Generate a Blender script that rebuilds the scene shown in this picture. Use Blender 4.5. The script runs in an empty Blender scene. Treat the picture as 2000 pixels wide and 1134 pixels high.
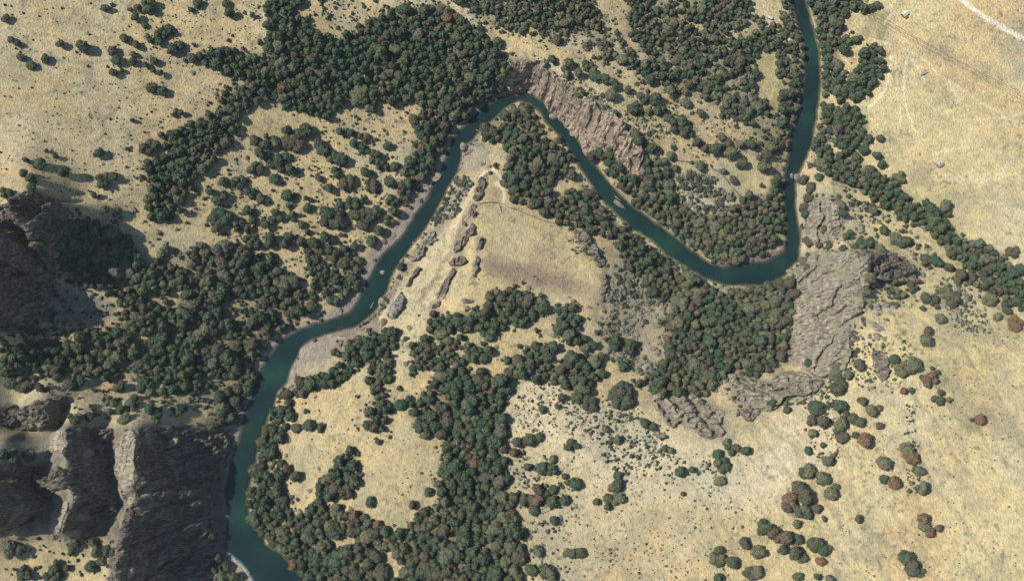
import bpy, math, random
import numpy as np
from mathutils import Vector, geometry
random.seed(7); RNG = np.random.default_rng(7)
SC = bpy.context.scene; COL = SC.collection
# ------------------------------------------------------------------ camera model
CAMH = 850.0; TILT = math.radians(11.0); FPX = 1664.0
ca, sa = math.cos(TILT), math.sin(TILT)
def ray(px, py):
    dx = (np.asarray(px, float) - 1000.0) / FPX; dy = (567.0 - np.asarray(py, float)) / FPX
    return dx, dy * ca + sa, dy * sa - ca
def W(px, py, z=0.0):
    x, y, r = ray(px, py); s = (np.asarray(z, float) - CAMH) / r
    return x * s, y * s
def proj(x, y, z):
    z = np.asarray(z, float) - CAMH
    yc = y * ca + z * sa; zc = -y * sa + z * ca
    return 1000.0 + FPX * x / -zc, 567.0 - FPX * yc / -zc
# ------------------------------------------------------------------ noise
def _h(ix, iy, s):
    n = (ix.astype(np.int64) * 374761393 + iy.astype(np.int64) * 668265263 + s * 1442695041) & 0x7fffffff
    n = ((n ^ (n >> 13)) * 1274126177) & 0x7fffffff
    return ((n ^ (n >> 16)) & 0xffff) / 32767.5 - 1.0
def vn(x, y, s=0):
    xi = np.floor(x); yi = np.floor(y); fx = x - xi; fy = y - yi
    fx = fx * fx * fx * (fx * (fx * 6 - 15) + 10); fy = fy * fy * fy * (fy * (fy * 6 - 15) + 10)
    a = _h(xi, yi, s); b = _h(xi + 1, yi, s); c = _h(xi, yi + 1, s); d = _h(xi + 1, yi + 1, s)
    return (a + (b - a) * fx) * (1 - fy) + (c + (d - c) * fx) * fy
def fbm(x, y, s=0, o=4, g=0.5):
    t = 0; a = 1.0; n = 0
    for k in range(o):
        t = t + a * vn(x * 2.0 ** k, y * 2.0 ** k, s + 17 * k); n += a; a *= g
    return t / n
def ss(a, b, x):
    t = np.clip((x - a) / (b - a), 0, 1); return t * t * (3 - 2 * t)
def inpoly(px, py, poly):
    px = np.asarray(px, float); py = np.asarray(py, float)
    c = np.zeros(px.shape, bool); n = len(poly)
    for i in range(n):
        x1, y1 = poly[i]; x2, y2 = poly[(i + 1) % n]
        if y1 == y2: continue
        t = ((y1 > py) != (y2 > py)) & (px < (x2 - x1) * (py - y1) / (y2 - y1) + x1)
        c ^= t
    return c
def segdist(px, py, pts, closed=False):
    d = np.full(np.shape(px), 1e9); n = len(pts)
    for i in range(n if closed else n - 1):
        x1, y1 = pts[i]; x2, y2 = pts[(i + 1) % n]
        vx, vy = x2 - x1, y2 - y1; L = vx * vx + vy * vy + 1e-9
        t = np.clip(((px - x1) * vx + (py - y1) * vy) / L, 0, 1)
        d = np.minimum(d, (px - x1 - t * vx) ** 2 + (py - y1 - t * vy) ** 2)
    return np.sqrt(d)
def P(s):   # "x,y x,y ..." -> list of tuples
    return [tuple(float(v) for v in q.split(',')) for q in s.split()]
# ------------------------------------------------------------------ river banks (photo pixels of the two waterlines)
RL = P("1525,-80 1543,0 1565,67 1571,100 1570,140 1568,180 1560,210 1550,250 1543,290 1537,320 1533,340 1529,367 1532,407 1535,445 1537,478 1530,495 1500,510 1467,515 1410,523 1390,515 1350,491 1317,465 1287,441 1253,418 1227,398 1207,378 1200,370 1167,330 1143,300 1123,267 1100,240 1073,217 1063,200 1033,183 1000,186 972,194 950,204 924,231 900,253 884,273 876,297 864,331 848,363 836,385 812,419 790,458 758,488 738,510 728,532 716,556 700,590 682,612 650,624 616,632 580,646 560,658 540,676 513,715 500,745 493,773 480,806 467,859 457,883 447,923 442,956 447,1006 442,1056 445,1083 463,1097 480,1118 493,1140 530,1200")
RR = P("1556,-80 1572,0 1590,67 1598,100 1602,140 1600,180 1596,210 1590,250 1582,290 1568,320 1558,340 1553,367 1552,407 1561,445 1562,478 1560,505 1537,530 1520,545 1500,556 1450,556 1413,555 1367,538 1333,515 1300,495 1273,468 1233,445 1207,421 1173,385 1160,367 1133,327 1113,293 1097,267 1070,243 1057,220 1033,200 1010,197 988,208 972,222 958,235 936,255 924,271 904,285 898,307 896,331 886,343 870,375 856,401 846,419 830,445 810,470 790,496 766,530 754,566 740,594 720,618 690,638 666,644 630,652 602,664 584,681 570,711 557,745 543,763 527,806 513,839 503,873 497,916 485,943 481,989 493,1029 513,1046 517,1063 540,1076 567,1099 587,1123 600,1140 650,1200")
# ------------------------------------------------------------------ height control points  x,y,z
CTRL = """1050,480,30 955,400,27 938,345,22 930,400,30 917,440,31 937,480,34 931,530,34 905,560,34 893,480,22 880,520,18 858,570,15 870,540,19 990,470,29 960,320,12 1000,300,8 1040,260,5 1100,350,6 1150,500,28 1180,540,26 1240,600,12 1300,640,9 1400,620,7 1500,600,9 832,560,8
800,620,12 1000,560,30 1000,640,34 1100,700,34 1200,700,22 1280,720,20 1400,690,12 1490,690,15 850,700,30 750,720,22 650,740,10 700,820,34 780,900,43 600,850,18 560,900,11 640,1000,20 700,1080,22
900,850,36 950,1000,38 850,1100,32 1100,850,48 1200,950,58 1050,1050,48 1300,1050,70 1300,900,56 1450,900,62 1500,1000,76 1650,850,72 1800,700,72 1900,900,90 1700,1100,94 1990,1100,112 1760,620,56 1850,620,50
1800,640,58 1700,390,16 1800,440,16 1900,520,22 1990,580,27 1990,700,62 1950,450,20 1850,320,15 1700,250,9 1900,100,18 1990,250,20 1700,60,8 1620,150,4 1620,300,4 1450,270,16 1500,180,6 1400,150,12
1300,90,16 1200,60,22 1250,145,30 1130,100,38 1050,85,42 1110,140,45 1200,200,41 1300,260,32 1400,320,17 1350,370,9 1420,450,4 1480,430,4 1230,375,5 1000,60,38 900,20,44 925,90,38 850,120,24 800,190,12
700,150,25 700,60,40 600,30,50 560,150,34 640,280,16 750,350,8 550,300,21 480,380,24 400,300,36 300,250,48 420,200,42 450,100,50 300,100,58 150,100,70 30,50,80 50,250,74 150,340,64 250,390,52 350,450,38
450,550,20 550,560,9 620,590,4 400,650,19 500,650,8 300,600,33 200,500,48 180,600,44 250,700,32 350,780,22 430,780,7 150,720,44 50,720,62 0,690,74 220,770,40
985,125,34 1000,117,38 1040,116,42 1065,131,42 1085,146,42 1110,173,42 1150,196,42 1190,219,40 1230,262,36 1252,290,28 1254,325,14
990,184,3 1030,180,2 1066,200,2 1078,217,2 1104,240,2 1128,267,2 1148,300,3 1200,330,6 1245,350,8
1575,497,6 1560,545,6 1547,590,8 1545,640,10 1537,690,12 1530,720,16 1600,482,14 1630,482,30 1665,492,57 1688,520,62 1692,545,62 1690,575,62 1668,620,62 1652,680,60 1642,720,57 1600,738,45 1612,590,38 1600,650,38
1700,497,56 1740,506,52 1785,525,44 1705,553,42 1735,554,38 1765,550,34 1797,545,32 1700,478,30 1740,488,26 1800,515,30 1740,585,48 1705,600,58 1690,660,63 1675,720,63 1830,570,40
1575,385,8 1577,430,8 1582,472,8 1625,387,30 1642,420,33 1643,460,31 1665,400,22 1672,450,25
1275,768,28 1340,774,31 1400,788,33 1300,826,48 1350,838,52 1412,852,56 1260,800,34
1420,733,22 1500,735,28 1560,738,38 1605,765,60 1520,795,55 1440,805,50 1470,770,40 1640,760,62
-20,490,131 12,470,127 45,448,123 70,420,119 86,392,113 42,388,107 15,415,105 -15,445,107 -50,440,100 -50,470,112 146,405,62 127,436,57 108,500,52 106,560,48 112,600,46 60,642,52 0,655,72 30,520,84 30,580,78 -60,560,130 -60,640,126 -90,720,100 -60,780,84
85,784,76 92,830,72 20,812,56 50,842,54 146,800,44 122,832,47 140,772,60
262,835,68 266,870,74 268,920,76 265,985,72 260,1003,66 212,880,50 220,940,50 233,985,50 197,860,50 340,880,34 350,950,33 345,1020,31 400,900,14 400,1000,12 300,845,50 375,845,24 425,845,5 300,900,50 300,960,50 300,1020,46
248,1020,72 242,1060,74 236,1100,76 232,1140,76 212,1045,48 200,1085,45 300,1080,38 360,1100,15 300,1130,36 410,1120,6
125,833,85 131,870,87 127,892,86 95,850,60 98,885,62 192,850,52 127,905,87 128,925,87 134,950,88 142,978,88 130,1002,89 118,1040,82 92,1035,60 108,990,63 187,1000,54 180,1040,50 60,940,62 0,935,74 0,1000,78 60,1010,62
100,1090,44 50,1060,50 0,1095,52 150,1062,45 -60,860,130 -60,960,144 -60,1020,136 -40,910,126 -40,990,132 -80,1095,66 -170,950,80 60,880,58 0,860,66
100,1190,40 230,1190,48 350,1180,24 700,1190,20 1000,1190,44 1500,1190,84 2060,1190,120 -150,100,86 -150,300,82 -150,600,95 -150,1190,60 2120,100,22 2120,400,26 2120,700,70 2120,1000,112
0,-60,84 400,-60,58 700,-60,50 1000,-60,44 1300,-60,14 1450,-60,8 1700,-60,8 2000,-60,18 420,840,7"""
CP = [tuple(float(v) for v in q.split(',')) for q in CTRL.split()]
# ------------------------------------------------------------------ vegetation regions: polygon, coverage, crown px, mix green/brown/pale, group text
def R_(name, poly, cov, lo, hi, mix, where): return dict(name=name, poly=P(poly), cov=cov, lo=lo, hi=hi, mix=mix, where=where)
REG = [
 R_('upper', "520,-10 590,-10 575,20 600,45 615,75 640,85 690,60 745,25 800,14 870,5 905,40 940,70 985,105 998,122 982,150 985,180 938,198 913,220 885,250 866,280 858,310 836,340 808,385 785,405 770,390 780,370 790,340 800,300 815,262 808,232 832,207 790,190 750,195 730,210 700,205 670,197 640,232 600,225 580,215 550,202 520,192 490,205 470,225 455,260 430,292 412,304 400,330 375,350 352,405 330,432 300,425 285,405 292,380 283,345 288,322 300,312 330,308 322,272 345,252 370,240 400,230 424,212 432,185 470,168 500,172 505,160 460,152 420,130 380,118 378,104 440,92 505,108 535,105 530,75 518,45", .9, 15, 25, (.74,.14,.12), 'the dense dark wood above the upper river bend'),
 R_('lower left', "262,505 330,488 400,480 470,482 520,505 545,525 570,540 590,560 615,585 630,600 630,612 600,622 560,638 528,658 508,692 486,742 466,792 446,832 420,842 400,828 425,790 395,765 340,760 300,742 250,735 200,738 150,728 100,735 50,722 0,730 0,690 60,670 130,672 165,645 215,640 248,620 232,580 190,560 130,562 112,520 60,480 90,440 150,428 210,430 262,468", .60, 16, 27, (.62,.18,.20), 'the dark wood below the shaded left cliff'),
 R_('left bank', "600,485 690,490 704,535 690,565 655,598 640,590 620,560 600,530", .5, 11, 19, (.72,.13,.15), 'the open wood on the grey gravel bank'),
 R_('bend', "985,218 1020,206 1048,225 1055,240 1042,252 1062,272 1090,266 1095,290 1110,322 1118,345 1090,345 1074,360 1082,372 1060,382 1040,402 1026,398 1010,385 985,358 983,330 998,300 985,280 962,272 930,262 952,236", .8, 14, 23, (.54,.24,.22), 'the wood inside the upper river bend'),
 R_('middle', "1040,398 1062,388 1100,380 1150,372 1170,400 1195,430 1215,448 1205,470 1180,452 1150,440 1120,432 1085,430", .82, 14, 22, (.54,.22,.24), 'the riverside trees beside the long fence'),
 R_('great', "1190,440 1220,450 1240,466 1290,496 1308,518 1350,538 1390,562 1430,566 1460,556 1490,562 1542,532 1552,580 1545,620 1532,660 1522,700 1500,722 1460,738 1430,722 1385,760 1320,762 1285,768 1258,742 1310,690 1298,640 1310,600 1262,560 1230,530 1212,490", .97, 15, 25, (.48,.32,.20), 'the great wood inside the lower river bend'),
 R_('far bank', "1150,282 1178,290 1196,322 1240,352 1262,305 1300,315 1305,360 1330,402 1370,420 1420,412 1460,388 1495,380 1526,345 1530,400 1534,465 1500,482 1460,498 1430,508 1398,510 1370,500 1330,470 1292,437 1252,407 1218,378 1180,332", .88, 14, 23, (.44,.30,.26), 'the wood on the far bank opposite the great wood'),
 R_('meadow', "1200,50 1215,82 1204,112 1235,138 1280,155 1325,185 1370,200 1400,215 1440,235 1460,248 1480,292 1500,300 1520,312 1531,330 1541,290 1548,255 1558,215 1566,180 1568,140 1569,100 1562,67 1543,0 1540,-10 1530,-10 1530,40 1505,50 1472,22 1465,-10 1215,-10 1232,40 1237,70 1258,92 1272,108 1250,122 1226,100 1212,72", .62, 12, 21, (.40,.24,.36), 'the wood along the narrow green meadow'),
 R_('ridge', "880,-10 1150,-10 1160,15 1192,22 1200,60 1200,110 1190,115 1160,95 1140,75 1100,75 1070,80 1050,75 1020,65 990,48 960,60 925,38 915,10", .5, 11, 19, (.36,.26,.38), 'the open wood on the ridge behind the red cliff'),
 R_('east bank', "1575,-10 1690,-10 1685,20 1642,25 1645,60 1655,85 1640,110 1642,150 1620,180 1612,200 1635,215 1640,235 1630,260 1642,282 1610,278 1586,280 1592,250 1602,200 1603,130 1596,80 1586,40", .85, 14, 24, (.62,.12,.26), 'the tree belt on the right bank of the straight reach'),
 R_('east clump', "1680,92 1715,85 1728,115 1730,135 1715,155 1700,180 1660,195 1632,196 1640,175 1665,155 1685,120", .95, 15, 24, (.85,.05,.1), 'the dark clump at the edge of the pale field'),
 R_('east clump two', "1632,207 1680,215 1700,245 1690,270 1682,286 1702,292 1652,302 1640,270 1635,240", .95, 15, 24, (.8,.08,.12), 'the dark clump below the field track'),
 R_('east line', "1582,282 1610,280 1640,302 1680,312 1710,332 1740,350 1760,370 1782,392 1812,402 1852,422 1862,450 1882,462 1902,472 1950,492 1970,512 1992,542 2010,562 2010,606 1970,592 1930,562 1900,532 1870,510 1840,472 1800,442 1770,430 1740,402 1700,382 1680,372 1640,356 1620,332 1592,322", .92, 15, 25, (.74,.1,.16), 'the long line of trees below the pale field'),
 R_('gully one', "835,612 890,606 955,606 960,572 1000,560 1058,580 1062,612 1045,626 1000,626 985,640 968,660 945,645 930,628 885,646 860,652 832,650", .8, 15, 24, (.7,.18,.12), 'the tree belt at the foot of the grassy hilltop'),
 R_('gully two', "1075,602 1110,596 1130,615 1140,640 1135,665 1110,670 1085,645", .95, 16, 25, (.75,.13,.12), 'the round clump beside the small bare hillock'),
 R_('gully three', "990,705 1020,692 1045,670 1075,668 1080,685 1055,690 1090,710 1110,695 1130,690 1170,710 1170,735 1162,760 1140,770 1090,745 1060,735 1030,722 1010,737 990,737", .92, 16, 25, (.66,.2,.14), 'the curved tree belt above the stony slope'),
 R_('gully four', "800,672 850,664 880,652 905,662 880,692 920,680 955,680 948,705 905,712 850,716 800,735", .66, 14, 22, (.72,.15,.13), 'the loose trees west of the bare hillock'),
 R_('south', "484,930 496,890 512,850 530,800 548,782 572,778 572,795 558,825 545,860 538,900 540,940 550,972 572,1002 590,1010 602,985 640,985 700,1002 740,1018 762,1037 800,1037 815,1002 830,985 860,950 868,900 862,850 810,832 796,800 822,772 850,732 900,715 990,740 1000,760 978,790 998,820 988,880 985,930 1008,1000 1015,1060 1020,1145 610,1145 572,1099 545,1076 520,1060 516,1045 496,1025 484,990", .8, 17, 28, (.62,.25,.13), 'the long dark wood running to the lower edge'),
 R_('south clump', "690,878 700,900 692,940 680,972 620,962 640,930 665,892", .95, 17, 27, (.72,.2,.08), 'the clump in the middle of the grassy spur'),
 R_('west shore', "650,690 680,662 720,656 760,640 780,660 765,690 720,702 690,722 670,742 630,752 600,762 576,772 570,752 600,738 640,724 680,702", .88, 15, 23, (.68,.2,.12), 'the trees behind the gravel bar'),
 R_('spur', "720,712 755,702 766,730 745,750 760,790 750,838 716,838 722,800 735,770 722,745", .9, 15, 23, (.66,.24,.1), 'the string of trees on the grassy spur'),
 R_('cliff foot', "60,440 150,430 215,440 250,480 240,540 190,555 130,560 112,520 100,480", 0.62, 14, 24, (.6,.2,.2), 'the shaded wood at the foot of the left cliff'),
]
CLEAR = [P("728,118 742,118 745,130 735,134"), P("690,136 704,138 702,148 690,146"), P("262,480 306,478 308,512 270,516"), P("330,566 352,560 362,590 340,610 328,596"), P("255,648 318,642 325,660 260,664"), P("98,572 180,566 225,590 215,632 140,640 100,625"),
 P("1478,98 1512,98 1520,120 1518,150 1530,165 1522,185 1522,222 1505,222 1503,196 1478,192"), P("1450,52 1462,28 1482,55 1452,76 1420,76 1408,70"), P("1350,40 1372,44 1384,58 1355,58"), P("1300,118 1340,124 1340,138 1300,130"), P("640,1042 690,1040 692,1078 655,1080"), P("735,1075 765,1065 795,1134 760,1134"), P("815,965 860,958 852,985 820,1000"), P("918,1040 932,1040 930,1070 918,1070"), P("1370,590 1384,588 1380,600 1368,600"), P("1410,575 1416,580 1408,584"), P("985,840 1000,836 1000,870 990,872"), P("1404,108 1424,102 1424,118 1406,116")]
SCRUB = [
 (P("0,470 60,450 110,480 110,640 60,660 0,650"), 60, 4, 13, (.6,.3,.1)),
 (P("100,560 200,560 230,600 200,650 100,640"), 30, 4, 11, (.8,.2,0)),
 (P("0,640 160,640 160,700 0,720"), 60, 6, 14, (.7,.2,.1)),
 (P("0,0 330,0 400,150 440,200 300,400 120,380 0,330"), 150, 2, 6, (.75,.2,.05)),
 (P("440,130 520,110 540,160 470,220 420,320 390,420 340,430 420,230"), 30, 2, 6, (.8,.2,0)),
 (P("430,290 640,235 800,210 780,370 700,500 560,480 430,480"), 200, 2, 7, (.65,.3,.05)),
 (P("1000,60 1200,110 1330,190 1480,260 1490,300 1400,290 1250,215 1130,150 1040,110"), 120, 2, 7, (.6,.35,.05)),
 (P("1000,740 1300,850 1450,880 1450,1134 1020,1134"), 220, 2, 6, (.6,.35,.05)),
 (P("1640,600 1690,580 1705,600 1680,660 1665,740 1600,765 1560,790 1590,745 1640,725 1655,670"), 60, 4, 11, (.55,.3,.15)),
 (P("1535,540 1565,500 1640,480 1650,492 1580,502 1566,545 1560,600 1550,690 1536,700 1540,620"), 34, 5, 12, (.6,.2,.2)),
 (P("1570,380 1650,380 1660,480 1580,480"), 40, 4, 11, (.45,.35,.2)),
 (P("100,440 210,430 240,520 180,560 110,560"), 60, 4, 10, (.6,.3,.1)),
 (P("220,840 440,840 440,1080 230,1130"), 70, 3, 8, (.7,.3,0)),
 (P("1050,130 1120,160 1200,215 1260,290 1250,300 1190,230 1120,190"), 70, 3, 9, (.55,.35,.1)),
 (P("1560,760 1620,745 1640,800 1600,840 1570,820"), 50, 3, 9, (.7,.2,.1)),  # polygon, count, lo, hi px, hue weights (green, grey, brown)
 (P("1180,590 1190,540 1215,510 1250,550 1302,592 1302,650 1312,700 1272,742 1230,722 1190,700 1168,640"), 330, 5, 11, (.15,.75,.1)),
 (P("1300,345 1345,330 1400,350 1440,384 1418,410 1370,420 1328,392 1305,370"), 170, 5, 12, (.4,.5,.1)),
 (P("890,345 915,345 925,360 905,390 895,420 870,432 848,442 846,428 870,382"), 120, 5, 11, (.7,.3,0)),
 (P("400,340 640,235 730,210 800,205 812,262 785,345 765,405 735,445 712,495 640,500 560,482 480,472 430,482 400,440 335,432 355,402"), 360, 3, 8, (.7,.25,.05)),
 (P("330,0 500,0 520,50 500,130 380,105 330,140 250,140 240,60"), 120, 2, 4, (.8,.2,0)),
 (P("120,150 400,200 380,290 290,420 200,420 60,330"), 90, 2, 4, (.8,.2,0)),
 (P("1060,140 1130,150 1180,190 1260,215 1310,260 1260,290 1200,230 1130,190"), 260, 2, 6, (.75,.2,.05)),
 (P("1260,215 1340,200 1480,270 1440,330 1400,340 1330,300"), 120, 2, 6, (.7,.25,.05)),
 (P("1040,740 1090,750 1160,775 1240,790 1300,840 1310,900 1240,900 1180,860 1100,850 1010,850 1000,800"), 330, 2, 6, (.75,.2,.05)),
 (P("1155,790 1300,830 1330,900 1420,900 1400,940 1200,930 1150,850"), 110, 4, 9, (.85,.15,0)),
 (P("1655,665 1745,650 1790,680 1750,770 1680,760 1650,700"), 110, 3, 7, (.75,.2,.05)),
 (P("1845,590 1925,600 1935,650 1870,650"), 110, 3, 6, (.7,.25,.05)),
 (P("1590,740 1640,750 1660,830 1640,900 1590,900 1570,830"), 80, 3, 8, (.8,.15,.05)),
 (P("1765,770 1790,760 1800,960 1770,970"), 45, 3, 7, (.8,.2,0)),
 (P("1010,870 1120,900 1130,1010 1100,1134 1020,1134"), 150, 3, 9, (.5,.35,.15)),
 (P("1650,390 1720,390 1800,470 1920,570 1900,600 1800,600 1760,520 1680,470"), 200, 4, 11, (.4,.4,.2)),
 (P("600,490 700,490 700,560 650,600 560,560 520,520"), 130, 4, 10, (.7,.25,.05)),
 (P("920,-5 1150,-5 1190,30 1190,100 1060,80 960,60"), 170, 4, 10, (.55,.35,.1)),
 (P("600,0 900,0 740,60 650,90 600,60"), 120, 3, 9, (.75,.2,.05)),
 (P("1235,20 1460,10 1480,180 1480,240 1320,180 1240,130"), 200, 5, 11, (.5,.35,.15)),
 (P("1130,460 1180,480 1190,520 1120,500 1110,470"), 60, 3, 7, (.6,.4,0)),
 (P("780,480 850,440 845,470 780,560 740,620 690,655 760,560"), 70, 3, 8, (.6,.3,.1)),
 (P("0,740 150,740 300,770 400,770 420,800 300,800 200,820 140,800 100,770"), 70, 5, 11, (.75,.2,.05)),
 (P("20,1050 120,1050 200,1050 230,1060 200,1134 0,1134"), 45, 4, 9, (.8,.2,0)),
 (P("1640,470 1700,470 1790,520 1790,600 1700,600 1690,560 1650,500"), 70, 5, 11, (.4,.3,.3)),
 (P("1400,720 1600,740 1560,790 1440,810 1410,760"), 60, 4, 10, (.6,.3,.1)),
 (P("1480,1020 1990,1020 1990,1130 1480,1130"), 40, 2, 4, (.8,.2,0)),
 (P("1700,640 1990,640 1990,1000 1680,1000"), 70, 2, 4, (.8,.2,0)),
 (P("1130,900 1500,880 1520,1120 1130,1120"), 130, 2, 4, (.7,.3,0)),
 (P("560,790 860,740 860,960 700,1000 600,960"), 60, 2, 5, (.6,.4,0)),
]
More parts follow.
